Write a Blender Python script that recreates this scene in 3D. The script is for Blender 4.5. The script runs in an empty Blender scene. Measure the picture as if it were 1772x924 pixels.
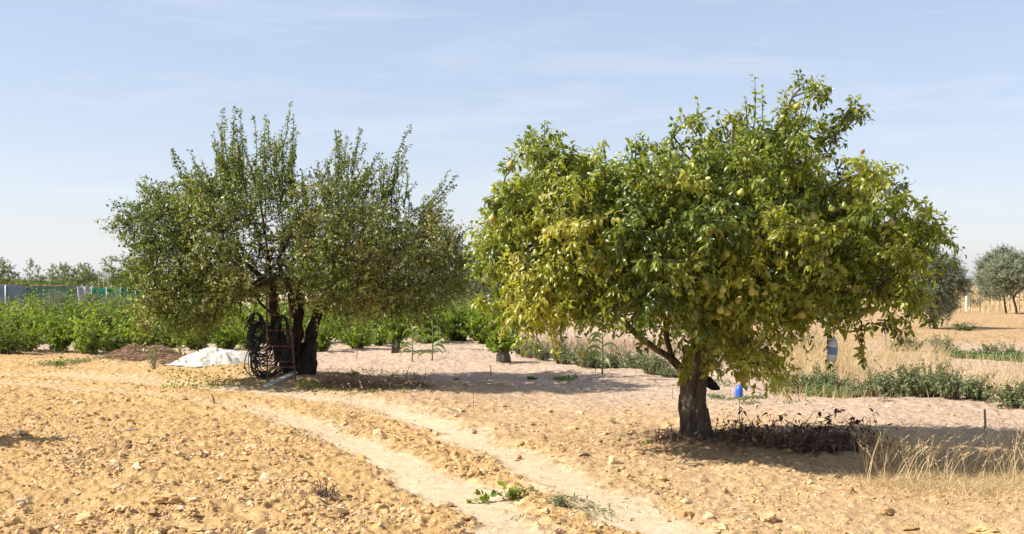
import bpy, math
import numpy as np
from mathutils import Vector
R = math.radians
# ------------------------------------------------------------------ camera, world, sun, exposure
sc = bpy.context.scene
F, CX, HY, CAMH = 1900.0, 886.0, 487.0, 1.6        # focal length and horizon measured on the photograph
cam = bpy.data.objects.new('camera', bpy.data.cameras.new('camera'))
sc.collection.objects.link(cam); sc.camera = cam
cam.location = (0, 0, CAMH); cam.rotation_euler = (R(90), 0, 0)
cam.data.sensor_width = 36; cam.data.lens = 36*F/1772; cam.data.shift_y = 25/1772
cam.data.clip_start = 0.1; cam.data.clip_end = 20000
cam.data.dof.use_dof = False

SUN_EL, SUN_AZ = 41.0, 191.0      # azimuth of the sun's place, degrees from +X anticlockwise
w = bpy.data.worlds.new('World'); sc.world = w; w.use_nodes = True
nt = w.node_tree; nt.nodes.clear()
def wn(t, **k):
    n = nt.nodes.new(t)
    for a, b in k.items(): setattr(n, a, b)
    return n
sky = wn('ShaderNodeTexSky', sky_type='NISHITA', sun_disc=False)
sky.sun_elevation = R(SUN_EL); sky.sun_rotation = R(90-SUN_AZ)
sky.air_density = 1.0; sky.dust_density = 0.35; sky.ozone_density = 1.5; sky.altitude = 0
hs = wn('ShaderNodeHueSaturation'); hs.inputs['Saturation'].default_value = 1.08; hs.inputs['Value'].default_value = 1.0
gm = wn('ShaderNodeGamma'); gm.inputs[1].default_value = .5
nt.links.new(sky.outputs[0], gm.inputs[0]); nt.links.new(gm.outputs[0], hs.inputs['Color'])
tc = wn('ShaderNodeTexCoord'); mp = wn('ShaderNodeMapping')
mp.inputs['Scale'].default_value = (3.0, 3.0, 22.0); mp.inputs['Rotation'].default_value = (0, R(-5), 0)
no = wn('ShaderNodeTexNoise'); no.inputs['Scale'].default_value = 1.35; no.inputs['Detail'].default_value = 7; no.inputs['Roughness'].default_value = .6
no.inputs['Distortion'].default_value = .6
nt.links.new(tc.outputs['Generated'], mp.inputs[0]); nt.links.new(mp.outputs[0], no.inputs[0])
mr = wn('ShaderNodeMapRange'); mr.inputs[1].default_value = .50; mr.inputs[2].default_value = .85; mr.inputs[3].default_value = 0; mr.inputs[4].default_value = .34
nt.links.new(no.outputs[0], mr.inputs[0])
mx = wn('ShaderNodeMixRGB'); mx.inputs[2].default_value = (3.6, 3.65, 3.85, 1)
nt.links.new(mr.outputs[0], mx.inputs[0]); tn = wn('ShaderNodeMixRGB', blend_type='MULTIPLY'); tn.inputs[0].default_value = 1; tn.inputs[2].default_value = (1.21, 1.18, 1.29, 1)
nt.links.new(hs.outputs[0], tn.inputs[1]); nt.links.new(tn.outputs[0], mx.inputs[1])
bg = wn('ShaderNodeBackground'); bg.inputs[1].default_value = 0.15
wo = wn('ShaderNodeOutputWorld')
nt.links.new(mx.outputs[0], bg.inputs[0]); nt.links.new(bg.outputs[0], wo.inputs[0])

ld = bpy.data.lights.new('sun', 'SUN'); ld.energy = 4.4; ld.angle = R(.53); ld.color = (1, .95, .86)
sun = bpy.data.objects.new('sun', ld); sc.collection.objects.link(sun)
e, a = R(SUN_EL), R(SUN_AZ)
SUND = Vector((math.cos(e)*math.cos(a), math.cos(e)*math.sin(a), math.sin(e)))
sun.rotation_euler = SUND.to_track_quat('Z', 'Y').to_euler()
sc.view_settings.view_transform = 'Standard'; sc.view_settings.look = 'None'
sc.view_settings.exposure = 1.0; sc.view_settings.gamma = 1.0
sc.cycles.max_bounces = 6; sc.cycles.transparent_max_bounces = 6
sc.cycles.use_denoising = True

# ------------------------------------------------------------------ helpers
rng = np.random.default_rng(7)
col = sc.collection
def at(px, py, d): return np.array([(px-CX)/F*d, d, CAMH-(py-HY)/F*d])
def gdist(py): return CAMH*F/(py-HY)
def gpt(px, py):
    d = gdist(py); return np.array([(px-CX)/F*d, d])
def unit(v): return v/np.maximum(np.linalg.norm(v, axis=-1, keepdims=True), 1e-9)
_tab = np.random.default_rng(3).random((256, 256))
def vn(x, y, s=0):
    x = x+s*17.31; y = y+s*9.77
    xi = np.floor(x).astype(np.int64); yi = np.floor(y).astype(np.int64)
    fx = x-xi; fy = y-yi
    fx = fx*fx*fx*(fx*(fx*6-15)+10); fy = fy*fy*fy*(fy*(fy*6-15)+10)
    a = _tab[xi & 255, yi & 255]; b = _tab[(xi+1) & 255, yi & 255]; c = _tab[xi & 255, (yi+1) & 255]; d = _tab[(xi+1) & 255, (yi+1) & 255]
    return (a*(1-fx)+b*fx)*(1-fy)+(c*(1-fx)+d*fx)*fy
def fbm(x, y, o=4, s=0, g=.5):
    t = 0; amp = 1; n = 0
    for i in range(o):
        t = t+amp*vn(x*2**i*(1+.07*i)+y*.31*i, y*2**i-x*.27*i, s+i); n += amp; amp *= g
    return t/n
def sstep(a, b, x):
    t = np.clip((x-a)/(b-a), 0, 1); return t*t*(3-2*t)

def mesh_obj(name, V, Fc, mat, parent=None, origin=None, smooth=True, attrs=None):
    V = np.asarray(V, dtype=np.float32); Fc = np.asarray(Fc, dtype=np.int32)
    if origin is not None: V = V-np.asarray(origin, dtype=np.float32)
    me = bpy.data.meshes.new(name)
    nf, k = Fc.shape
    me.vertices.add(len(V)); me.vertices.foreach_set('co', V.ravel())
    me.loops.add(nf*k); me.loops.foreach_set('vertex_index', Fc.ravel())
    me.polygons.add(nf); me.polygons.foreach_set('loop_start', np.arange(0, nf*k, k, dtype=np.int32))
    me.polygons.foreach_set('use_smooth', np.full(nf, smooth))
    for an, av in (attrs or {}).items():
        at_ = me.attributes.new(an, 'FLOAT', 'POINT'); at_.data.foreach_set('value', np.asarray(av, dtype=np.float32))
    me.update(calc_edges=True); me.validate()
    me.materials.append(mat)
    o = bpy.data.objects.new(name, me); col.objects.link(o)
    if parent is not None: o.parent = parent
    elif origin is not None: o.location = [float(q) for q in origin]
    return o
class TM:
    """collects triangles"""
    def __init__(s): s.V = []; s.F = []; s.T = []; s.n = 0
    def add(s, V, Fc, t=0.5):
        V = np.asarray(V, dtype=float).reshape(-1, 3); Fc = np.asarray(Fc, dtype=np.int64)
        if Fc.shape[1] == 4: Fc = np.vstack([Fc[:, [0, 1, 2]], Fc[:, [0, 2, 3]]])
        s.V.append(V); s.F.append(Fc+s.n); s.n += len(V)
        s.T.append(np.broadcast_to(np.asarray(t, dtype=float), (len(V),)))
        return s
    def arr(s): return np.vstack(s.V), np.vstack(s.F), np.concatenate(s.T)
    def build(s, name, mat, parent=None, origin=None, smooth=True):
        V, Fc, T = s.arr(); return mesh_obj(name, V, Fc, mat, parent, origin, smooth, {'tint': T})
def empty(name, loc, rz=0):
    o = bpy.data.objects.new(name, None); col.objects.link(o)
    o.location = [float(q) for q in loc]; o.rotation_euler[2] = rz; o.empty_display_size = .2
    return o
def tag(o, label=None, cat=None, group=None, kind=None):
    if label: o['label'] = label
    if cat: o['category'] = cat
    if group: o['group'] = group
    if kind: o['kind'] = kind
    return o
def copy_tree(o, parent=None):
    c = o.copy(); col.objects.link(c); c.parent = parent
    for ch in list(o.children): copy_tree(ch, c)
    return c

def tubes(P, Rd, k=4, tint=.5):
    """batch of tubes: P (M,n,3), Rd (M,n)"""
    P = np.asarray(P, float); Rd = np.asarray(Rd, float); M, n, _ = P.shape
    T = np.empty_like(P); T[:, 1:-1] = P[:, 2:]-P[:, :-2]; T[:, 0] = P[:, 1]-P[:, 0]; T[:, -1] = P[:, -1]-P[:, -2]
    T = unit(T)
    ref = np.where(np.abs(T[:, 0, 2:3]) > .8, np.array([[1., 0, 0]]), np.array([[0, 0, 1.]]))[:, None, :]
    U = unit(np.cross(T, np.broadcast_to(ref, T.shape))); W = np.cross(T, U)
    an = np.arange(k)*2*np.pi/k
    V = P[:, :, None, :]+Rd[:, :, None, None]*(U[:, :, None, :]*np.cos(an)[None, None, :, None]+W[:, :, None, :]*np.sin(an)[None, None, :, None])
    i = np.arange(M)[:, None, None]*(n*k)+np.arange(n-1)[None, :, None]*k
    j = np.arange(k)[None, None, :]; j2 = (j+1) % k
    Fq = np.stack([i+j, i+j2, i+k+j2, i+k+j], -1).reshape(-1, 4)
    t = np.broadcast_to(np.asarray(tint, float).reshape(-1, 1), (M, n*k)).ravel() if np.ndim(tint) else tint
    return V.reshape(-1, 3), Fq, t
def tube(tm, pts, rad, k=8, tint=.5, cap=True, rough=0, seed=0):
    P = np.asarray(pts, float)[None]; rad = np.broadcast_to(np.asarray(rad, float), (len(pts),))[None]
    V, Fq, t = tubes(P, rad, k)
    if rough:
        n = P.shape[1]; c = np.repeat(P[0], k, 0); an = np.tile(np.arange(k)*2*np.pi/k, n); h = np.repeat(np.arange(n), k)
        q = 1+rough*((vn(np.cos(an)*2.2+5, np.sin(an)*2.2+h*.12, seed)-.5)*1.4+(vn(np.cos(an)*6+9, np.sin(an)*6+h*.25, seed+3)-.5)*1.0)
        V = c+(V-c)*q[:, None]
    if cap:
        n = P.shape[1]; b = len(V)
        V = np.vstack([V, P[0, 0], P[0, -1]])
        Fc = np.vstack([Fq[:, [0, 1, 2]], Fq[:, [0, 2, 3]]])
        j = np.arange(k); j2 = (j+1) % k
        Fc = np.vstack([Fc, np.stack([j2, j, np.full(k, b)], 1), np.stack([(n-1)*k+j, (n-1)*k+j2, np.full(k, b+1)], 1)])
        tm.add(V, Fc, tint)
    else: tm.add(V, Fq, tint)
def spline(pts, n=6):
    P = np.asarray(pts, float)
    if len(P) < 3: return np.array([P[0]+(P[-1]-P[0])*t for t in np.linspace(0, 1, n+1)])
    Q = np.vstack([2*P[0]-P[1], P, 2*P[-1]-P[-2]]); out = []
    for i in range(1, len(Q)-2):
        for t in np.arange(n)/n:
            out.append(.5*((2*Q[i])+(Q[i+1]-Q[i-1])*t+(2*Q[i-1]-5*Q[i]+4*Q[i+1]-Q[i+2])*t*t+(3*Q[i]-Q[i-1]-3*Q[i+1]+Q[i+2])*t**3))
    out.append(P[-1]); return np.array(out)
def ribbons(P, W, S):
    """flat blades: P (M,n,3), W (M,n) half width, S (M,3) side"""
    M, n, _ = P.shape
    V = np.stack([P-S[:, None]*W[..., None], P+S[:, None]*W[..., None]], 2)
    i = np.arange(M)[:, None]*(2*n)+np.arange(n-1)[None]*2
    Fq = np.stack([i, i+1, i+3, i+2], -1).reshape(-1, 4)
    return V.reshape(-1, 3), Fq
_LT = np.array([[0, 0, 0], [-.5, .32, .5], [0, .35, 0], [.5, .32, .5], [-.38, .68, .38], [0, .7, 0], [.38, .68, .38], [0, 1, 0]], float)
_LF = np.array([[0, 2, 1], [0, 3, 2], [1, 2, 5], [1, 5, 4], [2, 3, 6], [2, 6, 5], [4, 5, 7], [5, 6, 7]])
_ST = np.array([[0, 0, 0], [-.5, .45, .35], [.5, .45, .35], [0, 1, 0]], float)
_SF = np.array([[0, 3, 1], [0, 2, 3]])
def leaves(tm, P, D, N, L, Wd, fold=.5, curl=.35, tint=.5, fine=True):
    D = unit(D); S = unit(np.cross(D, N)); N = np.cross(S, D)
    T, Fc = (_LT, _LF) if fine else (_ST, _SF)
    m, k = len(P), len(T)
    L = np.broadcast_to(L, (m,)); Wd = np.broadcast_to(Wd, (m,)); curl = np.broadcast_to(curl, (m,)); fold = np.broadcast_to(fold, (m,))
    s = T[None, :, 0]*Wd[:, None]; t = T[None, :, 1]*L[:, None]
    n_ = T[None, :, 2]*Wd[:, None]*fold[:, None]-curl[:, None]*L[:, None]*T[None, :, 1]**2
    V = P[:, None]+S[:, None]*s[..., None]+D[:, None]*t[..., None]+N[:, None]*n_[..., None]
    Fa = (np.arange(m)[:, None, None]*k+Fc[None]).reshape(-1, 3)
    tm.add(V.reshape(-1, 3), Fa, np.repeat(np.broadcast_to(tint, (m,)), k))

# ------------------------------------------------------------------ materials
def mat(name): 
    m = bpy.data.materials.new(name); m.use_nodes = True
    return m, m.node_tree, m.node_tree.nodes['Principled BSDF']
def nd(t, typ, **k):
    n = t.nodes.new(typ)
    for a_, b_ in k.items():
        if a_.startswith('i_'):
            key = a_[2:]; key = int(key) if key.isdigit() else key
            n.inputs[key].default_value = b_
        else: setattr(n, a_, b_)
    return n
def ramp(t, fac, stops):
    r = t.nodes.new('ShaderNodeValToRGB'); el = r.color_ramp.elements
    el[0].position, el[0].color = stops[0][0], (*stops[0][1], 1); el[1].position, el[1].color = stops[-1][0], (*stops[-1][1], 1)
    for p, c in stops[1:-1]: q = el.new(p); q.color = (*c, 1)
    t.links.new(fac, r.inputs[0]); return r.outputs[0]
def leaf_mat(name, stops, rough=.5, trans=.35, tcol=(1.5, 1.6, .6), spec=.35, cool=None):
    m, t, p = mat(name)
    a_ = nd(t, 'ShaderNodeAttribute', attribute_name='tint')
    c = ramp(t, a_.outputs['Fac'], stops)
    t.links.new(c, p.inputs['Base Color']); p.inputs['Roughness'].default_value = rough
    p.inputs['Specular IOR Level'].default_value = spec
    tr = nd(t, 'ShaderNodeBsdfTranslucent')
    mu = nd(t, 'ShaderNodeMixRGB', blend_type='MULTIPLY', i_0=1.0, i_2=(*tcol, 1)); t.links.new(c, mu.inputs[1]); t.links.new(mu.outputs[0], tr.inputs[0])
    ms = nd(t, 'ShaderNodeMixShader', i_0=trans)
    t.links.new(p.outputs[0], ms.inputs[1]); t.links.new(tr.outputs[0], ms.inputs[2]); t.links.new(ms.outputs[0], t.nodes['Material Output'].inputs[0])
    return m
def simple(name, c1, c2=None, scale=8, rough=.8, bump=0, metal=0, stretch=(1, 1, 1), spec=.3, detail=5, bdist=.01, lo=.35, hi=.65):
    m, t, p = mat(name)
    p.inputs['Roughness'].default_value = rough; p.inputs['Metallic'].default_value = metal; p.inputs['Specular IOR Level'].default_value = spec
    tc_ = nd(t, 'ShaderNodeTexCoord'); mp_ = nd(t, 'ShaderNodeMapping', i_3=stretch); t.links.new(tc_.outputs['Object'], mp_.inputs[0])
    n_ = nd(t, 'ShaderNodeTexNoise', i_Scale=scale, i_Detail=detail, i_Roughness=.62); t.links.new(mp_.outputs[0], n_.inputs['Vector'])
    t.links.new(ramp(t, n_.outputs[0], [(lo, c1), (hi, c2 or c1)]), p.inputs['Base Color'])
    if bump:
        b = nd(t, 'ShaderNodeBump', i_Strength=bump, i_Distance=bdist); t.links.new(n_.outputs[0], b.inputs['Height']); t.links.new(b.outputs[0], p.inputs['Normal'])
    return m
def tint_mat(name, stops, rough=.9, spec=.15, noise=0, nscale=30):
    m, t, p = mat(name)
    a_ = nd(t, 'ShaderNodeAttribute', attribute_name='tint'); out = a_.outputs['Fac']
    if noise:
        g = nd(t, 'ShaderNodeNewGeometry'); n_ = nd(t, 'ShaderNodeTexNoise', i_Scale=nscale, i_Detail=4); t.links.new(g.outputs['Position'], n_.inputs['Vector'])
        q = nd(t, 'ShaderNodeMath', operation='MULTIPLY_ADD', i_1=noise, i_2=-noise/2); t.links.new(n_.outputs[0], q.inputs[0])
        s_ = nd(t, 'ShaderNodeMath', operation='ADD'); t.links.new(q.outputs[0], s_.inputs[0]); t.links.new(out, s_.inputs[1]); out = s_.outputs[0]
    t.links.new(ramp(t, out, stops), p.inputs['Base Color']); p.inputs['Roughness'].default_value = rough; p.inputs['Specular IOR Level'].default_value = spec
    return m

M_pear_leaf = leaf_mat('pear_leaf', [(0, (.062, .105, .014)), (.35, (.18, .215, .021)), (.62, (.30, .32, .034)), (.84, (.41, .39, .06)), (.96, (.38, .30, .08)), (1, (.34, .16, .06))], rough=.36, trans=.36, spec=.6)
M_left_leaf = leaf_mat('fruit_tree_leaf', [(0, (.05, .085, .018)), (.4, (.15, .185, .036)), (.7, (.26, .265, .075)), (.9, (.33, .27, .12)), (1, (.30, .19, .10))], rough=.42, trans=.34, spec=.45)
M_bush_leaf = leaf_mat('bush_leaf', [(0, (.075, .12, .014)), (.5, (.17, .235, .024)), (1, (.30, .36, .05))], rough=.45, trans=.42, spec=.35)
M_olive_leaf = leaf_mat('olive_leaf', [(0, (.14, .16, .095)), (.5, (.26, .28, .18)), (1, (.40, .42, .30))], rough=.5, trans=.3, tcol=(1.1, 1.2, .8))
M_far_leaf = leaf_mat('far_tree_leaf', [(0, (.08, .12, .035)), (.5, (.14, .18, .05)), (1, (.24, .26, .09))], rough=.6, trans=.35)
M_veg_leaf = leaf_mat('vegetable_leaf', [(0, (.085, .115, .05)), (.5, (.185, .22, .10)), (1, (.34, .35, .18))], rough=.6, trans=.25, tcol=(1.2, 1.4, .7))
M_weed_leaf = leaf_mat('weed_leaf', [(0, (.06, .11, .035)), (.5, (.12, .19, .06)), (1, (.24, .30, .11))], rough=.55, trans=.3)
M_corn_leaf = leaf_mat('corn_leaf', [(0, (.13, .20, .06)), (.5, (.21, .26, .10)), (1, (.42, .38, .16))], rough=.5, trans=.3)
M_straw = leaf_mat('dry_straw', [(0, (.34, .22, .10)), (.5, (.55, .40, .20)), (1, (.72, .58, .34))], rough=.7, trans=.25, tcol=(1, 1, .9))
M_hay = leaf_mat('old_hay', [(0, (.19, .11, .065)), (.5, (.40, .26, .16)), (1, (.62, .46, .30))], rough=.85, trans=.1, tcol=(1, 1, 1))
M_dead_leaf = leaf_mat('dead_leaf', [(0, (.06, .03, .018)), (.5, (.15, .08, .05)), (1, (.30, .19, .11))], rough=.6, trans=.1, tcol=(1, 1, 1))
M_brown_twig = simple('brown_twig', (.13, .08, .055), (.26, .17, .115), 20)
M_grey_twig = simple('grey_twig', (.20, .155, .115), (.34, .27, .20), 20)
M_bark = simple('pear_bark', (.045, .035, .028), (.165, .13, .10), 22, .9, .9, stretch=(1, 1, .22), bdist=.03, spec=.1, detail=8)
M_bark2 = simple('dark_bark', (.022, .017, .015), (.075, .056, .046), 18, .9, .9, stretch=(1, 1, .25), bdist=.03, spec=.1, detail=8)
M_bark3 = simple('olive_bark', (.05, .042, .035), (.14, .115, .09), 10, .9, .6, stretch=(1, 1, .4), bdist=.03, spec=.1)

# ------------------------------------------------------------------ the ground
def seg_dist(x, y, pl):
    d = np.full(np.shape(x), 1e9)
    for (x0, y0), (x1, y1) in zip(pl[:-1], pl[1:]):
        dx, dy = x1-x0, y1-y0; t = np.clip(((x-x0)*dx+(y-y0)*dy)/(dx*dx+dy*dy), 0, 1)
        d = np.minimum(d, np.hypot(x-x0-t*dx, y-y0-t*dy))
    return d
TRA = np.array([gpt(*p) for p in [(-240, 655), (0, 661), (180, 671), (330, 687), (440, 703), (520, 726), (600, 760), (690, 806), (780, 855), (870, 902), (960, 950), (1100, 1040), (1250, 1150)]])
TRB = np.array([gpt(*p) for p in [(380, 672), (520, 684), (640, 698), (720, 717), (790, 748), (880, 792), (980, 838), (1080, 878), (1200, 920), (1330, 972), (1500, 1060)]])
TRC = np.array([gpt(*p) for p in [(-100, 645), (120, 650), (300, 662), (440, 676), (600, 694), (700, 712)]])
def tracks(x, y):
    wob = (fbm(x*2.5, y*2.5, 3, 5)-.5)*.42+(fbm(x*11, y*11, 3, 6)-.5)*.22
    a_ = seg_dist(x, y, TRA)+wob; b_ = seg_dist(x, y, TRB)+wob; c_ = seg_dist(x, y, TRC)+wob
    t = (1-sstep(.12, .40, a_))*(.35+.65*sstep(-4.2, -1.6, x)); u = 1-sstep(.12, .38, b_); v = .5*(1-sstep(.2, .6, c_))
    return np.maximum(np.maximum(t, u), v), np.minimum(a_, b_)
MOUNDS = []   # (x, y, rx, ry, h)
for px, py, rx, ry, h in [(515, 652, 1.1, .8, .05), (1205, 768, .7, .5, .04), (1045, 662, .45, .35, .10), (630, 670, 1.0, .5, .05), (1100, 640, 2.2, .8, .05), (1560, 697, 2.6, .6, .06),
                          (280, 650, 2.0, .8, .03), (415, 646, .5, .35, .10), (740, 612, 1.6, .8, .05), (1560, 790, .8, .5, .05), (1680, 632, 1.6, .7, .06), (30, 772, .35, .22, .05)]:
    g = gpt(px, py); MOUNDS.append((g[0], g[1], rx, ry, h))
def H(x, y):
    x = np.asarray(x, float); y = np.asarray(y, float)
    tr, dd = tracks(x, y)
    near = 1-sstep(45, 80, y)
    z = (fbm(x*.35, y*.35, 3, 11)-.5)*.14*near
    z = z+(fbm(x*1.6, y*1.6, 3, 2)-.5)*.07*near*(1-.6*tr)
    och = ochre(x, y); ro = (1-.90*tr)*(.46+.54*och*side(x, y))*near
    b1 = np.abs(fbm(x*5.5, y*5.5, 3, 21)-.5)*2
    z = z+(b1-.3)*.034*ro
    b2 = fbm(x*15, y*15, 3, 31, .6)
    z = z+(np.clip(b2-.55, 0, 1)*.06+(b2-.5)*.028)*ro+(fbm(x*26, y*26, 2, 38)-.5)*.016*ro
    z = z-.018*tr*near+.022*np.exp(-((dd-.46)/.13)**2)*(1-tr)*near*(fbm(x*4, y*4, 2, 8)*1.4)
    fur = .018*np.sin(y*7.5+1.2*np.sin(x*.7)+3*fbm(x*.8, y*.8, 2, 4))*sstep(15.5, 18, y)*(1-sstep(26, 34, y))
    z = z+fur*(1-tr)
    for mx_, my_, rx, ry, h in MOUNDS: z = z+h*np.exp(-((x-mx_)/rx)**2-((y-my_)/ry)**2)
    return z
_so = np.argsort(TRB[:, 1])
def side(x, y):
    e_ = x-np.interp(y, TRB[_so, 1], TRB[_so, 0])+(fbm(x, y, 2, 44)-.5)*1.0
    return 1-.62*sstep(-.3, .7, e_)
def ochre(x, y):
    n = (fbm(x*.5, y*.5, 3, 41)-.5)*3
    return 1-sstep(0, 5.0, y+n-(13.2-1.0*np.clip(x, -9, 4)))
def Hs(x, y): return float(H(np.array([x]), np.array([y]))[0])

ys = [5.9]
while ys[-1] < 34: ys.append(ys[-1]*1.0021)
while ys[-1] < 80: ys.append(ys[-1]*1.012)
while ys[-1] < 9000: ys.append(ys[-1]*1.12)
ys = np.array([-3000, -300, -60, -15, 0, 3, 5]+ys)
u = np.linspace(-1, 1, 1000); wd = np.maximum(ys, 5.9)*.56+1.2
X = wd[:, None]*u[None]
ex = np.array([1.15, 1.4, 2, 4, 10, 40])
sidex = wd[:, None]*ex[None]+np.array([0, .3, 1, 8, 60, 2000])[None]
X = np.hstack([-sidex[:, ::-1], X, sidex]); Y = np.broadcast_to(ys[:, None], X.shape)
Z = H(X.ravel(), Y.ravel()).reshape(X.shape); Z[:, :6] *= .3; Z[:, -6:] *= .3
nr, nc = X.shape
idx = np.arange(nr*nc).reshape(nr, nc)
Fg = np.stack([idx[:-1, :-1], idx[:-1, 1:], idx[1:, 1:], idx[1:, :-1]], -1).reshape(-1, 4)
Vg = np.stack([X, Y, Z], -1).reshape(-1, 3)
tr_, _ = tracks(Vg[:, 0], Vg[:, 1]); oc_ = ochre(Vg[:, 0], Vg[:, 1])
m, t, p = mat('sandy_soil')
geo = nd(t, 'ShaderNodeNewGeometry'); aT = nd(t, 'ShaderNodeAttribute', attribute_name='track'); aO = nd(t, 'ShaderNodeAttribute', attribute_name='ochre')
aD = nd(t, 'ShaderNodeAttribute', attribute_name='stubble')
def nz(sc_, de=6, ro=.62): 
    n = nd(t, 'ShaderNodeTexNoise', i_Scale=sc_, i_Detail=de, i_Roughness=ro); t.links.new(geo.outputs['Position'], n.inputs['Vector']); return n.outputs[0]
n1, n2, n3 = nz(1.3), nz(9, 8, .7), nz(45, 6, .7)
cO = ramp(t, n2, [(.28, (.30, .175, .08)), (.43, (.485, .295, .12)), (.58, (.57, .37, .168)), (.75, (.64, .48, .28))])
cP = ramp(t, n2, [(.30, (.33, .22, .15)), (.5, (.49, .355, .25)), (.70, (.58, .455, .345))])
cT = ramp(t, n2, [(.3, (.48, .345, .205)), (.5, (.55, .42, .275)), (.7, (.60, .48, .34))])
cS = ramp(t, n2, [(.32, (.27, .15, .07)), (.5, (.44, .285, .145)), (.68, (.56, .415, .24))])
def mixc(f, a_, b_):
    q = nd(t, 'ShaderNodeMixRGB'); t.links.new(f, q.inputs[0]); t.links.new(a_, q.inputs[1]); t.links.new(b_, q.inputs[2]); return q.outputs[0]
c = mixc(aO.outputs['Fac'], cP, cO); c = mixc(aT.outputs['Fac'], c, cT); c = mixc(aD.outputs['Fac'], c, cS)
mul = nd(t, 'ShaderNodeMixRGB', blend_type='MULTIPLY', i_0=.55)
t.links.new(c, mul.inputs[1]); t.links.new(ramp(t, n1, [(.3, (.80, .78, .78)), (.45, (1, 1, 1)), (.7, (1.05, 1.02, 1.0))]), mul.inputs[2])
t.links.new(mul.outputs[0], p.inputs['Base Color']); p.inputs['Roughness'].default_value = .95; p.inputs['Specular IOR Level'].default_value = .08
ad = nd(t, 'ShaderNodeMath', operation='MULTIPLY_ADD', i_1=.35); t.links.new(n3, ad.inputs[0]); t.links.new(n2, ad.inputs[2])
st = nd(t, 'ShaderNodeMapRange', i_3=.85, i_4=.5); t.links.new(aT.outputs['Fac'], st.inputs[0])
b = nd(t, 'ShaderNodeBump', i_Distance=.05); t.links.new(ad.outputs[0], b.inputs['Height']); t.links.new(st.outputs[0], b.inputs['Strength']); t.links.new(b.outputs[0], p.inputs['Normal'])
M_soil = m
stub = sstep(25, 30, Vg[:, 1])*sstep(4, 9, Vg[:, 0])
g = mesh_obj('ground', Vg, Fg, M_soil, smooth=True, attrs={'track': tr_, 'ochre': oc_*(.45+.55*side(Vg[:, 0], Vg[:, 1])), 'stubble': stub})
tag(g, kind='structure')

# hills on the horizon
xs = np.linspace(-3600, 3600, 160); dep = np.linspace(0, 1, 8)
hh = 26+42*fbm(xs/420, xs*0, 4, 77)
Vh = np.stack([np.stack([xs*(1+.15*q), np.full_like(xs, 6200+q*1500), np.sin(q*np.pi)*hh*(1+.25*np.sin(xs/300+q*3))-2], -1) for q in dep]).reshape(-1, 3)
ih = np.arange(8*160).reshape(8, 160)
M_hill = simple('hill_scrub', (.10, .12, .09), (.22, .20, .14), .004)
tag(mesh_obj('hills', Vh, np.stack([ih[:-1, :-1], ih[:-1, 1:], ih[1:, 1:], ih[1:, :-1]], -1).reshape(-1, 4), M_hill), kind='structure')

# ------------------------------------------------------------------ trees
def inpoly(px, py, poly):
    px = np.asarray(px, float); py = np.asarray(py, float); r = np.zeros(px.shape, bool); n = len(poly)
    for i in range(n):
        x0, y0 = poly[i]; x1, y1 = poly[(i+1) % n]
        c_ = ((y0 > py) != (y1 > py)) & (px < (x1-x0)*(py-y0)/((y1-y0)+1e-12)+x0); r ^= c_
    return r
def clumps_from(poly, dc, Hd, cxy, rxy, n, sep, mg, rs):
    """clump centres filling a crown of real depth; outline in metres from the tree's own survey"""
    out = []; tries = 0; xs_ = [p[0] for p in poly]; ys_ = [p[1] for p in poly]
    while len(out) < n and tries < 20:
        tries += 1
        px = rs.uniform(min(xs_), max(xs_), 4000); py = rs.uniform(min(ys_), max(ys_), 4000)
        ok = inpoly(px, py, poly)
        for dx, dy in ((mg, 0), (-mg, 0), (0, mg), (0, -mg)): ok &= inpoly(px+dx, py+dy, poly)
        px, py = px[ok], py[ok]
        q = np.sqrt(np.clip(1-((px-cxy[0])/rxy[0])**2-((py-cxy[1])/rxy[1])**2, .12, 1))
        s = rs.uniform(-1, 1, len(px)); s = np.sign(s)*np.abs(s)**.6
        dd = dc+s*q*Hd
        for a_, b_ in zip(np.stack([px, py], 1), dd):
            # outline kept at the crown's own distance, so depth does not swell the silhouette
            P = np.array([(a_[0]-CX)/F*dc, b_, CAMH-(a_[1]-HY)/F*dc])
            if all(np.sum((P-o)**2) > sep*sep for o in out): out.append(P)
            if len(out) >= n: break
    return out
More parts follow.
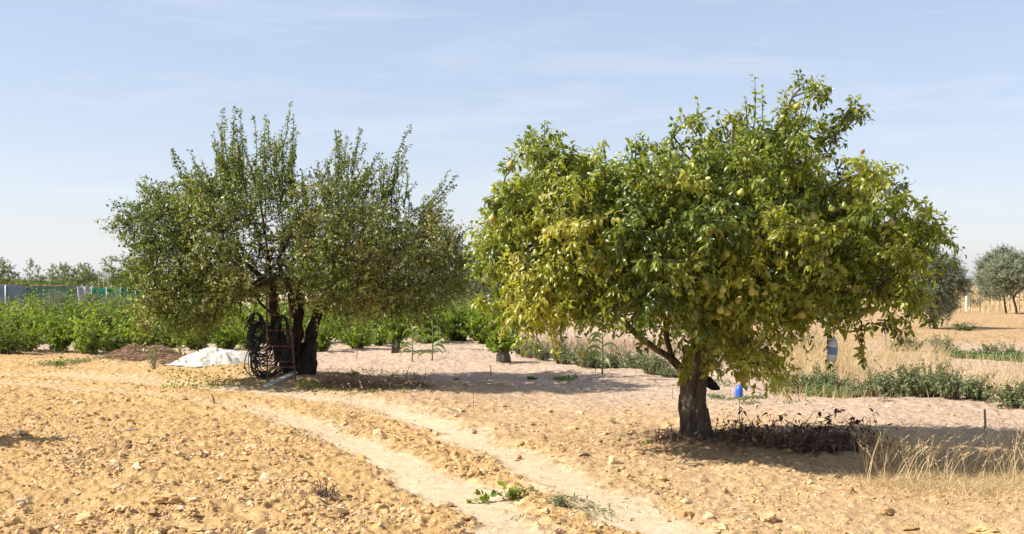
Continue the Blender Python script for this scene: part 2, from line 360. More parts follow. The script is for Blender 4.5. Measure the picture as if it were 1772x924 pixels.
def grow(limbs, targets, rs, step=.16, tip=.005, expo=2.3, rootr=None, sag=.12):
    """limbs: list of (points, parent point index or None). returns chains [(pts, radii)]"""
    nodes = []; par = []
    ref = []
    for pts, pi in limbs:
        sp = spline(pts, 4); last = -1
        if pi is not None: last = ref[pi[0]][min(len(ref[pi[0]])-1, int(pi[1]*len(ref[pi[0]])))]; sp = sp[1:]
        ids = []
        for q in sp: nodes.append(q); par.append(last); last = len(nodes)-1; ids.append(last)
        ref.append(ids)
    n0 = len(nodes); N = np.array(nodes)
    root = N[0]
    T = np.array(targets)
    d0 = np.array([np.min(np.linalg.norm(N-t_, axis=1)) for t_ in T]); order = np.argsort(d0)
    minz = N[:, 2] > root[2]+.35*(N[:, 2].max()-root[2])*.6
    ends = []
    for i in order:
        t_ = T[i]; A = np.array(nodes); dist = np.linalg.norm(A-t_, axis=1)
        cost = dist+.18*np.linalg.norm(A-root, axis=1)+np.where(A[:, 2] > t_[2]+.5, .5, 0)
        cost[:3] += 5
        j = int(np.argmin(cost)); P0 = A[j]; L = dist[j]; k = max(2, int(L/step))
        mid = (P0+t_)/2+np.array([0, 0, sag*L])+rs.normal(0, .07*L, 3)
        last = j
        for q in range(1, k+1):
            s = q/k; pt = (1-s)**2*P0+2*s*(1-s)*mid+s*s*t_
            if q < k: pt = pt+rs.normal(0, .012, 3)
            nodes.append(pt); par.append(last); last = len(nodes)-1
        ends.append(last)
    n = len(nodes); acc = np.zeros(n); kids = [[] for _ in range(n)]
    for i in range(n-1, -1, -1):
        if acc[i] == 0: acc[i] = tip**expo
        if par[i] >= 0: acc[par[i]] += acc[i]; kids[par[i]].append(i)
    rad = acc**(1/expo)
    if rootr: 
        rad = rad*min(1.6, rootr/rad[0]) if rad[0] > 0 else rad
    N = np.array(nodes); chains = []; seen = set()
    for i in range(n):
        if par[i] == -1 or kids[par[i]][0] != i or True:
            pass
    starts = [(-1, i) for i in range(n) if par[i] == -1]
    while starts:
        p_, i = starts.pop(); ch = [p_] if p_ >= 0 else []
        while True:
            ch.append(i)
            if not kids[i]: break
            ks = sorted(kids[i], key=lambda q: -rad[q])
            for q in ks[1:]: starts.append((i, q))
            i = ks[0]
        rr = rad[ch].copy()
        if p_ >= 0: rr[0] = min(rr[0], rr[1]*1.25)
        chains.append((N[ch], rr))
    return chains
def foliate(wood, leaf, clumps, rad, rs, ntw=12, nlf=11, L=.08, Wd=.05, droop=.5, up=.2, fine=True, cen=None, fold=.5, curl=.4, tb=None, twr=.0035, petiole=.02, tw_len=(.7, 1.3), cs=.16):
    C = np.array(clumps); K = len(C)
    r = np.broadcast_to(np.asarray(rad, float), (K,))
    C = np.repeat(C, ntw, 0); rr = np.repeat(r, ntw)
    m = len(C)
    out = unit(C-cen)
    D = unit(rs.normal(0, 1, (m, 3))+out*.65+np.array([0, 0, up]))
    Lg = rr*rs.uniform(tw_len[0], tw_len[1], m)
    P0 = C+rs.normal(0, .22, (m, 3))*rr[:, None]
    tt = np.linspace(0, 1, 5)
    P = P0[:, None]+D[:, None]*(Lg[:, None]*tt[None])[..., None]
    P[..., 2] -= (droop*.55*Lg[:, None]*tt[None]**2)
    wood.add(*tubes(P, twr*(1.15-.8*tt)[None]*np.ones((m, 1)), 3))
    ct = np.repeat(rs.normal(0, cs, K), ntw)+rs.normal(0, .05, m)
    leaf_on(leaf, P, D, nlf, rs, L, Wd, droop, fine, fold, curl, ct if tb is None else ct+tb(C), petiole, out)
def leaf_on(leaf, P, D, nlf, rs, L, Wd, droop, fine, fold, curl, ct, petiole=.02, out=None, t0=.12):
    m = len(P)
    s = rs.uniform(t0, 1, (m, nlf)); s[:, 0] = 1
    f = s*4; i = np.minimum(f.astype(int), 3); fr = f-i
    ar = np.arange(m)[:, None]
    Q = P[ar, i]*(1-fr)[..., None]+P[ar, i+1]*fr[..., None]
    Dl = D[:, None]*.45+rs.normal(0, .62, (m, nlf, 3)); Dl[..., 2] -= droop; Dl = unit(Dl)
    Q = Q+Dl*petiole
    if out is None: out = D
    N = out[:, None]*.5+rs.normal(0, .55, (m, nlf, 3))+np.array([0, 0, .75])
    n = m*nlf
    sz = rs.uniform(.62, 1.15, n)
    tint = np.clip(.42+np.repeat(ct, nlf)+rs.normal(0, .13, n), 0, .88)
    odd = rs.random(n) < .012; tint[odd] = rs.uniform(.9, 1, odd.sum())
    leaves(leaf, Q.reshape(-1, 3), Dl.reshape(-1, 3), N.reshape(-1, 3), L*sz, Wd*sz*rs.uniform(.8, 1.1, n), fold=rs.uniform(.3, 1)*fold, curl=rs.uniform(.4, 1.4, n)*curl, tint=tint, fine=fine)
def shoots_px(lst, dc, rs, jd=.5):
    out = []
    for x0, y0, x1, y1 in lst:
        d0 = dc+rs.uniform(-jd, jd)*.8; s = d0/dc
        a_ = np.array([(x0-CX)/F*dc, d0, CAMH-(y0-HY)/F*dc]); b_ = np.array([(x1-CX)/F*dc, d0+rs.uniform(-.12, .12), CAMH-(y1-HY)/F*dc])
        out.append((a_, b_))
    return out
def add_shoots(wood, leaf, sh, rs, per_m, L, Wd, droop, fine, fold=.5, curl=.35, tint=0, r0=.007, bend=.05):
    for a_, b_ in sh:
        Lg = np.linalg.norm(b_-a_); n = 5; tt = np.linspace(0, 1, n)
        side = unit(rs.normal(0, 1, 3))*Lg*bend*np.array([1, 1, .2])
        P = a_+(b_-a_)*tt[:, None]+np.sin(tt*np.pi)[:, None]*side
        wood.add(*tubes(P[None], (r0*(1.1-.85*tt))[None], 4))
        k = max(3, int(per_m*Lg))
        leaf_on(leaf, P[None], unit(b_-a_)[None], k, rs, L, Wd, droop, fine, fold, curl, np.array([tint+rs.normal(0, .08)]), .012, None, .05)

# ---- the pear tree on the right
rs = np.random.default_rng(11)
DP = 10.25
pear_poly = [(905,248),(960,240),(1000,248),(1050,255),(1112,248),(1132,285),(1160,300),(1166,232),(1195,215),(1235,228),(1252,245),(1265,225),(1290,220),(1325,252),(1350,240),(1385,240),(1420,248),(1440,262),(1447,288),(1470,305),(1510,318),(1555,330),(1568,380),(1600,405),(1585,430),(1562,440),(1568,480),(1598,535),(1560,550),(1500,560),(1492,585),(1470,570),(1440,556),(1380,560),(1330,578),(1322,630),(1290,655),(1262,630),(1240,590),(1180,585),(1120,560),(1060,560),(1000,566),(940,572),(905,565),(868,550),(830,505),(815,430),(845,350),(880,275)]
base = np.array([*gpt(1205, 768), 0.]); base[1] = 10.75; base[0] = (1205-CX)/F*10.75; base[2] = Hs(base[0], base[1])-.03
root = tag(empty('pear_tree', base), 'large pear tree full of yellow pears with single thick bare trunk at right', 'tree')
TC = 10.6
def T(px, py, d=TC): return at(px, py, d)
limbs = [([at(1205, 776, 10.75), at(1203, 745, 10.75), at(1199, 700, 10.72), at(1200, 660, 10.7), at(1204, 628, 10.65)], None),
         ([at(1195, 662, 10.7), at(1165, 625, 10.6), at(1130, 600, 10.5), at(1095, 572, 10.4), at(1050, 520, 10.35), at(985, 455, 10.3), at(940, 380, 10.3)], (0, .72)),
         ([at(1172, 640, 10.62), at(1155, 590, 10.7), at(1150, 540, 10.8), at(1120, 460, 10.9), at(1090, 370, 10.9), at(1060, 300, 10.8)], (1, .14)),
         ([at(1204, 628, 10.65), at(1222, 560, 10.6), at(1235, 480, 10.55), at(1262, 380, 10.5), at(1305, 325, 10.45), at(1350, 290, 10.4), at(1385, 215, 10.4)], (0, .99)),
         ([at(1204, 628, 10.65), at(1250, 560, 10.7), at(1320, 520, 10.8), at(1400, 470, 10.8), at(1480, 420, 10.7), at(1560, 400, 10.6)], (0, .99)),
         ([at(1320, 522, 10.6), at(1400, 545, 10.2), at(1460, 572, 10.0), at(1500, 570, 9.9)], (4, .42)),
         ([at(1235, 480, 10.55), at(1215, 400, 10.7), at(1200, 300, 10.7), at(1200, 235, 10.7)], (3, .34)),
         ([at(1250, 560, 10.6), at(1230, 520, 9.9), at(1200, 470, 9.5), at(1190, 420, 9.3)], (4, .2))]
cl_big = clumps_from(pear_poly, DP, 1.45, (1205, 420), (430, 235), 150, .30, 42, rs)
cl_small = clumps_from(pear_poly, DP, 1.4, (1205, 420), (430, 235), 170, .19, 26, rs)
top_px = [(1172,232),(1186,250),(1200,222),(1210,245),(1192,212),(1222,262),(1240,238),(1262,225),(1280,205),(1292,225),(1310,235),(1268,250),(1330,250),(1345,220),(1358,196),(1372,170),(1386,152),(1402,160),(1412,176),(1395,180),(1402,205),(1384,208),(1366,222),(1380,238),(1408,228),(1425,245),(1440,222),(1452,210),(1466,196),(1472,208),(1446,238),(1432,262),(1560,345),(1548,332),(1575,378),(1592,400),(1608,408),(1566,400),(1555,455),(1570,540),(1590,548),(1100,262),(1110,278),(1128,300),(905,262),(925,252),(890,290),(868,330),(850,372),(838,420),(832,470),(842,515),(1480,318),(1498,325),(1462,300),(1150,312)]
cl_top = [np.array([(px-CX)/F*DP, DP+rs.uniform(-.35, .35), CAMH-(py-HY)/F*DP]) for px, py in top_px]
wood = TM(); leaf = TM()
chains = grow(limbs, cl_big+cl_small+cl_top, rs, rootr=.13)
for P, rr in chains:
    rr = np.minimum(rr, np.interp(np.linalg.norm(P-base, axis=1), [0, 1.0, 1.7, 2.4, 3.2], [.2, .10, .06, .03, .012]))
    if P[0][2] < .3:   # the trunk itself
        s = (P[:, 2]-base[2]); rr[:] = np.maximum(rr, np.interp(s, [0, .1, .35, .7, .85, 1.0], [.178, .150, .132, .128, .138, .085]))
        Pd = spline(P[:14], 5); rd = np.interp(np.linspace(0, 13, len(Pd)), np.arange(14), rr[:14])
        tube(wood, Pd, rd, 48, rough=.14, seed=4)
        tube(wood, P[13:], rr[13:], 8, rough=.2)
    else: 
        tube(wood, P, rr, 7 if rr[0] > .015 else 4, rough=.25 if rr[0] > .02 else 0, cap=False)
cenP = at(1205, 440, DP)
def tbP(C):
    n = fbm(C[:, 0]*1.1+3, C[:, 2]*1.1+C[:, 1]*.6, 2, 50)
    return (n-.48)*.42
foliate(wood, leaf, cl_big, .275, rs, ntw=27, nlf=18, L=.056, Wd=.030, droop=.6, cen=cenP, tb=tbP, fold=.9, curl=.8)
foliate(wood, leaf, cl_small, .17, rs, ntw=12, nlf=15, L=.056, Wd=.030, droop=.65, cen=cenP, tb=tbP, fold=.9, curl=.8)
foliate(wood, leaf, cl_top, .105, rs, ntw=6, nlf=11, L=.054, Wd=.031, droop=.35, up=.5, cen=cenP, tb=tbP, fold=.8, curl=.6)
sh = shoots_px([(1303,255,1306,132),(1295,250,1292,165),(1320,260,1312,160),(1212,235,1211,170),(1200,240,1178,200),(1350,270,1382,145),(1362,240,1352,190),(1385,235,1412,152),(1370,235,1398,140),(1440,250,1474,180),(1425,265,1462,188),(1400,270,1445,205),(1432,240,1478,205),(915,265,909,225),(942,260,942,212),(925,265,926,228),(962,262,966,238),(1050,275,1047,240),(1100,275,1106,244),(1092,275,1090,247),(1148,305,1146,243),(1480,335,1485,290),(1490,335,1497,305),(1550,355,1556,315),(1588,410,1604,345),(1565,400,1624,408),(1575,420,1618,418),(1265,235,1262,195),(1258,240,1243,200),(860,375,843,342),(850,420,825,400),(1120,285,1118,262),(880,280,888,262),(1540,330,1562,322)], DP, rs, .3)
add_shoots(wood, leaf, sh, rs, 46, .056, .034, .25, True, tint=.05)
sh = shoots_px([(1475,560,1490,628),(1490,555,1482,610),(1540,530,1562,592),(1548,540,1552,580),(1310,600,1320,652),(1285,600,1292,668),(1278,600,1272,650),(1430,565,1436,632),(1355,570,1360,600),(1300,590,1308,645),(1230,590,1240,640),(1175,590,1180,650),(1195,600,1200,650),(1210,600,1216,648),(1205,580,1170,655),(1100,560,1108,592),(1530,555,1590,555),(1515,560,1585,575),(1150,570,1148,595)], DP-.35, rs, .3)
add_shoots(wood, leaf, sh, rs, 110, .06, .034, .7, True, tint=.0, fold=.7)
wood.build('trunk', M_bark, root, base)
leaf.build('crown', M_pear_leaf, root, base)
# pears
M_pear = tint_mat('pear_skin', [(0, (.22, .27, .05)), (.5, (.36, .35, .07)), (.8, (.44, .34, .10)), (1, (.46, .26, .11))], rough=.45, spec=.4)
def pear_mesh(size, tint, k=10):
    prof = [(0, 0), (.20, .03), (.40, .14), (.48, .34), (.44, .54), (.30, .72), (.19, .86), (.12, .95), (.0, 1.0)]
    tm = TM(); n = len(prof)
    V = [];
    for r_, z_ in prof:
        for j in range(k): V.append((r_*size*.95*math.cos(j*2*np.pi/k), r_*size*.95*math.sin(j*2*np.pi/k), -size+(z_*size)))
    i = np.arange(n-1)[:, None]*k; j = np.arange(k)[None]; j2 = (j+1) % k
    Fq = np.stack([i+j, i+j2, i+k+j2, i+k+j], -1).reshape(-1, 4)
    V = np.array(V); tt = np.clip(tint+.25*(V[:, 0]/size), 0, 1); tm.add(V, Fq, tt)
    tube(tm, [(0, 0, -.02*size), (.02*size, 0, .2*size), (.06*size, .02*size, .38*size)], [.028*size, .02*size, .03*size], 4, 0)
    return tm
pear_me = []
for i in range(5):
    o = pear_mesh(.070*(.86+.08*i), .15+.15*i).build('pear', M_pear); pear_me.append(o.data); bpy.data.objects.remove(o)
plist = [(1008,468),(1012,380),(1003,388),(862,350),(853,378),(1222,487),(1231,490),(1226,497),(1250,502),(1252,512),(1249,537),(1258,541),(1246,548),(1268,530),(1282,520),(1245,605),(1238,612),(1236,630),(1230,634),(1183,645),(1177,644),(1277,651),(1284,656),(1320,612),(1327,606),(1372,588),(1367,594),(1404,376),(1408,375),(1396,382),(1375,488),(1380,490),(1273,287),(1278,293),(1437,363),(1460,358),(1520,355),(1612,420),(1571,528),(1577,530),(1503,537),(1497,541),(1290,420),(1314,418),(1285,335),(1330,420),(1383,186),(885,285),(880,320),(1027,463),(1030,447),(1038,450),(925,440),(905,478),(944,400),(990,510),(1082,518),(1150,440),(1160,455),(1180,350),(1070,330),(1340,500),(1345,455),(1430,440),(1460,470),(1540,460),(1543,385),(1520,400),(1485,350),(1100,420),(1207,412),(1215,405),(1060,470),(1140,520),(960,540),(1010,545),(1300,505),(1255,440),(1390,545),(1480,500)]
for i, (px, py) in enumerate(plist):
    q = math.sqrt(max(.10, 1-((px-1205)/430)**2-((py-420)/235)**2)); d = DP-1.45*q*rs.uniform(.80, .98)
    P = np.array([(px-CX)/F*d, d, CAMH-(py-HY)/F*d])
    o = bpy.data.objects.new('pear', pear_me[rs.integers(5)]); col.objects.link(o); o.parent = root
    o.location = P-base+np.array([0, 0, .045]); o.rotation_euler = (rs.normal(0, .25), rs.normal(0, .25), rs.uniform(0, 6))

# ---- the older fruit tree on the left
rs = np.random.default_rng(23)
DL = 17.0; TL = 18.1
def X0(c_, x0, x1, y0, y1): px = c_[0]/c_[1]*F+CX; py = HY-(c_[2]-CAMH)/c_[1]*F; return x0 < px < x1 and y0 < py < y1
left_poly = [(222,352),(250,332),(300,325),(330,335),(355,330),(385,330),(392,285),(400,262),(418,262),(432,285),(440,320),(452,320),(462,285),(485,285),(495,320),(512,345),(540,345),(562,320),(582,292),(612,298),(622,335),(660,352),(690,358),(705,372),(742,368),(760,385),(782,405),(808,432),(825,490),(800,520),(765,540),(700,562),(650,556),(600,560),(560,565),(535,525),(440,530),(405,560),(350,588),(300,602),(258,585),(238,520),(245,440),(230,400)]
base = np.array([(517-CX)/F*TL, TL, 0]); base[2] = Hs(base[0], base[1])-.04
root = tag(empty('fruit_tree', base), 'older many-stemmed fruit tree with tall thin upright shoots and small dense leaves at left', 'tree')
def A(px, py, dd=0): return at(px, py, TL+dd)
limbs = [([A(518, 660), A(516, 640), A(514, 622), A(512, 612)], None),
         ([A(502, 640), A(488, 600, -.1), A(478, 560, -.15), A(472, 500, -.2), A(462, 430, -.2), A(448, 340, -.2), A(420, 250, -.2)], (0, .1)),
         ([A(512, 620), A(514, 575), A(518, 520), A(522, 450), A(512, 370), A(490, 290)], (0, .8)),
         ([A(528, 640), A(536, 600), A(541, 572), A(553, 535), A(575, 480), A(600, 410), A(600, 330), A(605, 270)], (0, .1)),
         ([A(472, 500), A(430, 460, -.6), A(370, 420, -.9), A(310, 390, -1), A(260, 370, -1)], (1, .5)),
         ([A(478, 550), A(420, 500, .6), A(350, 470, .7), A(280, 470, .6)], (1, .35)),
         ([A(560, 510), A(620, 460, -.4), A(690, 430, -.6), A(760, 420, -.5), A(800, 440, -.4)], (3, .5)),
         ([A(590, 440), A(650, 380, .4), A(690, 365, .5)], (3, .68)),
         ([A(514, 560), A(500, 500, -1.0), A(480, 450, -1.7)], (2, .3))]
cl = clumps_from(left_poly, DL, 1.75, (515, 430), (330, 190), 300, .28, 22, rs)
cl2 = clumps_from(left_poly, DL, 1.7, (515, 430), (330, 190), 260, .21, 11, rs)
cl = [c_ for c_ in cl if not (X0(c_, 440, 505, 340, 560) and c_[1] < 17.5)]; cl2 = [c_ for c_ in cl2 if not (X0(c_, 450, 498, 340, 560) and c_[1] < 17.5)]
wood = TM(); leaf = TM()
for P, rr in grow(limbs, cl+cl2, rs, rootr=.2, tip=.005, sag=.05):
    rr = np.minimum(rr, np.interp(np.linalg.norm(P-base, axis=1), [0, 1.0, 2.0, 3.0, 4.0], [.2, .09, .05, .024, .010]))
    ds = np.linalg.norm(P-base, axis=1); big = ds[0] < 1.3 and rr[0] > .035
    if big:
        rr[:] = np.maximum(rr, np.interp(ds, [0, .15, .4, .7, 1.0, 1.8, 2.2, 2.8], [.20, .15, .105, .09, .075, .045, .025, .008]))
        k_ = min(len(P), 18); Pd = spline(P[:k_], 4); rd = np.interp(np.linspace(0, k_-1, len(Pd)), np.arange(k_), rr[:k_])
        tube(wood, Pd, rd, 24, rough=.5, seed=int(P[0][0]*10) % 9)
        if len(P) > k_: tube(wood, P[k_-1:], rr[k_-1:], 7)
    else: tube(wood, P, rr, 6 if rr[0] > .015 else 4, cap=False)
cenL = at(515, 470, DL)
def tbL(C):
    n = fbm(C[:, 0]*.9+3, C[:, 2]*.9+C[:, 1]*.5, 2, 60)
    return (n-.47)*.5+.10*sstep(.5, 2.0, C[:, 0]+3.2)*0+.11*sstep(-3.4, -1.4, C[:, 0])
foliate(wood, leaf, cl, .31, rs, ntw=17, nlf=12, L=.056, Wd=.036, droop=.25, up=.35, cen=cenL, tb=tbL, fine=False, twr=.003, petiole=.01)
foliate(wood, leaf, cl2, .22, rs, ntw=8, nlf=10, L=.054, Wd=.034, droop=.2, up=.5, cen=cenL, tb=tbL, fine=False, twr=.003, petiole=.01)
tips = [(330,345,286,282),(345,345,307,262),(355,340,326,258),(375,345,353,282),(395,320,372,212),(405,330,393,190),(412,330,407,185),(425,330,423,195),(435,320,434,199),(420,320,415,215),(462,320,454,201),(468,270,485,162),(470,300,472,205),(500,310,506,201),(510,330,525,237),(398,340,376,250),(255,330,213,312),(250,365,213,352),(590,310,577,222),(600,300,614,211),(595,320,598,235),(548,340,536,270),(560,340,555,268),(538,350,531,300),(620,320,647,261),(615,330,636,285),(665,340,712,220),(675,350,691,265),(660,350,668,280),(720,370,789,297),(735,380,789,327),(740,390,772,365),(640,340,655,300),(700,360,706,292),(480,330,481,230),(520,340,513,262),(290,345,268,318),(310,350,300,305),(370,350,345,300),(790,430,812,395),(800,460,825,430)]
sh = shoots_px(tips, DL, rs, .9)
add_shoots(wood, leaf, sh, rs, 95, .05, .034, .1, False, tint=.02, r0=.009)
ex = [(a_-unit(b_-a_)*.1+rs.normal(0, .12, 3), a_+(b_-a_)*rs.uniform(.35, .82)+rs.normal(0, .10, 3)) for a_, b_ in sh for _ in range(6)]
add_shoots(wood, leaf, ex, rs, 85, .05, .034, .1, False, tint=.02, r0=.006)
for _ in range(60):
    c0 = cl[rs.integers(len(cl))]*np.array([.8, 1, .85])+np.array([cenL[0]*.2, 0, cenL[2]*.13]); dv = unit(rs.normal(0, 1, 3)+np.array([0, -.5, .1]))*rs.uniform(.25, .5); tt = np.linspace(0, 1, 6)[:, None]
    wood.add(*tubes((c0+dv*.4+dv*tt+np.array([0, 0, -.25])*tt**2*rs.uniform(-1, 1))[None], np.linspace(.008, .003, 6)[None], 4))
wood.build('trunk', M_bark2, root, base)
leaf.build('crown', M_left_leaf, root, base)
for i in range(80):
    while True:
        px, py = rs.uniform(230, 810), rs.uniform(260, 545)
        if inpoly(np.array([px]), np.array([py]), left_poly)[0]: break
    q = math.sqrt(max(.12, 1-((px-515)/330)**2-((py-430)/190)**2)); d = DL-1.75*q*rs.uniform(.8, 1.0)
    o = bpy.data.objects.new('pear', pear_me[rs.integers(1, 5)]); col.objects.link(o); o.parent = root
    o.location = np.array([(px-CX)/F*d, d, CAMH-(py-HY)/F*d])-base; s_ = rs.uniform(.42, .6); o.scale = (s_*1.15, s_*1.15, s_*.9)
    o.rotation_euler = (rs.normal(0, .3), rs.normal(0, .3), rs.uniform(0, 6))

# ---- generic background trees
def ell_clumps(es, n, sep, rs):
    out = []; vol = np.array([e_[3]*e_[4]*e_[5] for e_ in es]); 
    for _ in range(n*30):
        e_ = es[rs.choice(len(es), p=vol/vol.sum())]
        v = unit(rs.normal(0, 1, 3))*rs.uniform(.2, 1)**.45
        P = np.array(e_[:3])+v*np.array(e_[3:6])
        if all(np.sum((P-o)**2) > sep*sep for o in out): out.append(P)
        if len(out) >= n: break
    return out
def bg_tree(name, label, cat, loc, es, limbs_l, n, cr, leafmat, bark, L, Wd, ntw, nlf, seed, group=None, droop=.1, rootr=.09, sep=.25, cs=.12, up=.3):
    rs = np.random.default_rng(seed); loc = np.array([loc[0], loc[1], Hs(loc[0], loc[1])-.03]) if loc[1] < 70 else np.array([loc[0], loc[1], -.05])
    root = tag(empty(name, loc), label, cat, group)
    es = [(loc[0]+e_[0], loc[1]+e_[1], e_[2], *e_[3:]) for e_ in es]
    limbs = [([np.array(q)+np.array([loc[0], loc[1], loc[2]]) for q in l], pi) for l, pi in limbs_l]
    cl = ell_clumps(es, n, sep, rs); wood = TM(); leaf = TM()
    for P, rr in grow(limbs, cl, rs, rootr=rootr, tip=.006): tube(wood, P, rr, 8 if rr[0] > .03 else 4, cap=False, rough=.3 if rr[0] > .04 else 0)
    cen = np.mean([e_[:3] for e_ in es], 0)
    foliate(wood, leaf, cl, cr, rs, ntw=ntw, nlf=nlf, L=L, Wd=Wd, droop=droop, up=up, cen=cen, fine=False, twr=.004, petiole=.01, cs=cs)
    wood.build('trunk', bark, root, loc); leaf.build('crown', leafmat, root, loc)
    return root
# olives on the right
def X_(px, d): return (px-CX)/F*d
G_ol = 'olive trees behind the pear tree'
d = 37.5
bg_tree('olive_tree', 'grey-green olive tree just right of the pear crown with low dark side suckers', 'tree', (X_(1617, d), d),
        [(-.25, 0, 1.75, .85, .8, .75), (.35, 0, 1.6, .62, .7, .75), (.25, .0, .9, .45, .5, .5), (-.5, 0, 1.3, .6, .6, .6), (-1.0, .2, 1.7, .5, .6, .6)],
        [([(0, 0, -.05), (-.02, 0, .4), (-.08, 0, .9), (-.05, 0, 1.5)], None), ([(-.05, 0, .75), (.3, 0, 1.2), (.4, 0, 1.8)], (0, .5)), ([(0, 0, .6), (-.4, 0, 1.1), (-.7, 0, 1.7)], (0, .45))],
        110, .32, M_olive_leaf, M_bark3, .085, .026, 20, 16, 31, G_ol, rootr=.10)
d = 53
bg_tree('olive_tree', 'broad rounded olive tree with leaning trunk near the right edge beyond the ploughed strip', 'tree', (X_(1760, d), d),
        [(.2, 0, 2.05, 1.2, 1.1, .8), (-.45, 0, 1.9, .9, .9, .85), (1.2, 0, 1.9, 1.2, 1.1, .8)],
        [([(0, 0, -.05), (-.08, 0, .4), (-.2, 0, .9), (-.1, 0, 1.5)], None), ([(-.2, 0, .9), (.4, 0, 1.4), (.9, 0, 2.0)], (0, .6))],
        120, .4, M_olive_leaf, M_bark3, .10, .034, 20, 16, 32, G_ol, rootr=.16)
d = 55
bg_tree('olive_tree', 'smaller olive tree with thin trunk left of the leaning olive at right edge', 'tree', (X_(1742, d), d),
        [(-.55, 0, 2.0, .85, .8, .95), (-.75, 0, 1.4, .55, .6, .5), (-.2, 0, 2.7, .4, .4, .5)],
        [([(0, 0, -.05), (-.08, 0, .4), (-.15, 0, .9), (-.4, 0, 1.6), (-.5, 0, 2.2)], None), ([(-.15, 0, .9), (-.7, 0, 1.4)], (0, .5))],
        85, .36, M_olive_leaf, M_bark3, .10, .034, 20, 16, 33, G_ol, rootr=.10)
# darker olive mass seen between the two main trees
for px, d, sc_, lab, sd in [(828, 46, 1.0, 'dull dark olive tree glimpsed in the gap between the two main trees', 35), (745, 50, 1.0, 'olive tree seen behind the right side of the old fruit tree crown', 36)]:
    bg_tree('olive_tree', lab, 'tree', (X_(px, d), d), [(0, 0, 1.7, 1.3, 1.1, 1.0), (.9, .3, 1.4, .9, .8, .8), (-.9, .2, 1.3, .9, .8, .8)],
        [([(0, 0, -.05), (.05, 0, .6), (-.1, 0, 1.3), (0, 0, 2.0)], None)], 70, .42, M_olive_leaf, M_bark3, .095, .03, 15, 14, sd, 'olive trees seen between the two main trees', rootr=.12, sep=.3)
# low grey olives in front of the net fence
G_gr = 'grey olive bushes before the net fence'
for px, d, s_, lab, sd in [(96, 36, .95, 'rounded grey-green olive bush standing before the dark green netting', 41), (158, 37, .9, 'pale olive bush before the gap between the two green nets', 42), (200, 36, .85, 'grey olive bush overlapping the bright green net beside the old fruit tree', 43)]:
    bg_tree('olive_bush', lab, 'bush', (X_(px, d), d), [(0, 0, .72, .5*s_, .5, .50*s_), (.15, 0, .5, .5, .5, .4)],
        [([(0, 0, -.05), (.02, 0, .3), (-.03, 0, .7)], None)], 34, .24, M_olive_leaf, M_bark3, .06, .018, 14, 13, sd, G_gr, rootr=.04, sep=.17)
# trees beyond the net fence
d = 86
G_f = 'trees beyond the net fence'
for px, w_, top, n, lab, sd in [(4, 1.1, 450, 26, 'pale leafy tree cut by the left picture edge beyond the blue net', 51), (58, .8, 458, 11, 'sparse young tree with open crown beyond the net fence', 52), (124, 1.9, 462, 48, 'broad low leafy tree beyond the dark green net', 53), (214, 1.9, 450, 50, 'yellow-green tree beyond the bright green net, partly behind old fruit tree', 54), (270, 2.0, 458, 40, 'yellow-green tree mostly hidden behind the old fruit tree crown', 55)]:
    h = CAMH+(HY-top)/F*d; zc = 1.35+(h-1.35)*.5; rz = (h-1.1)*.5
    bg_tree('fig_tree' if n > 20 else 'young_tree', lab, 'tree', (X_(px, d), d), [(0, 0, zc, w_, w_*.8, rz), (.4*w_, 0, zc-.3, w_*.7, w_*.6, rz*.7)],
        [([(0, 0, -.05), (.05, 0, .7), (-.1, 0, 1.3), (0, 0, 2.0)], None), ([(0, 0, .9), (w_*.5, 0, 1.7)], (0, .5)), ([(0, 0, .9), (-w_*.5, 0, 1.6)], (0, .5))],
        n, .42, M_far_leaf, M_grey_twig if n < 20 else M_bark3, .15, .10, 9, 8, sd, G_f, rootr=.09, sep=.34)

# ------------------------------------------------------------------ shrubs, vegetables, weeds
def shrub_parts(rs, rx, ry, h, nsh, nlf, L, Wd, base_r=.12, up=.9, droop=.0, t0=.25, curl=.3, low=.18, spiky=.15, tsh=0):
    """shoots rise from the foot to a dome; leaves along them"""
    an = rs.uniform(0, 2*np.pi, nsh); q = np.sqrt(rs.uniform(0, 1, nsh)); z = np.sqrt(np.clip(1-q*q, 0, 1))
    k = 1+rs.normal(0, spiky, nsh); lump = .75+.5*vn(np.cos(an)*1.5+9, np.sin(an)*1.5+z*1.5, int(rs.integers(90)))
    E = np.stack([np.cos(an)*q*rx*k*lump, np.sin(an)*q*ry*k*lump, h*(low+(1-low)*z*rs.uniform(.55, 1, nsh))*k*np.clip(lump, .8, 1.15)], -1)
    B = np.stack([np.cos(an)*base_r*q, np.sin(an)*base_r*q, np.zeros(nsh)], -1)
    Mid = B*.35+E*.65+np.array([0, 0, 1])*h*.12*up
    tt = np.linspace(0, 1, 5)[None, :, None]
    P = (1-tt)**2*B[:, None]+2*tt*(1-tt)*Mid[:, None]+tt**2*E[:, None]
    D = unit(E-B); wood = TM(); leaf = TM()
    wood.add(*tubes(P, .005*(1.2-.9*np.linspace(0, 1, 5))[None]*np.ones((nsh, 1)), 3))
    leaf_on(leaf, P, D, nlf, rs, L, Wd, droop, False, .5, curl, rs.normal(tsh, .12, nsh), .008, D+np.array([0, 0, .4]), t0)
    return wood, leaf
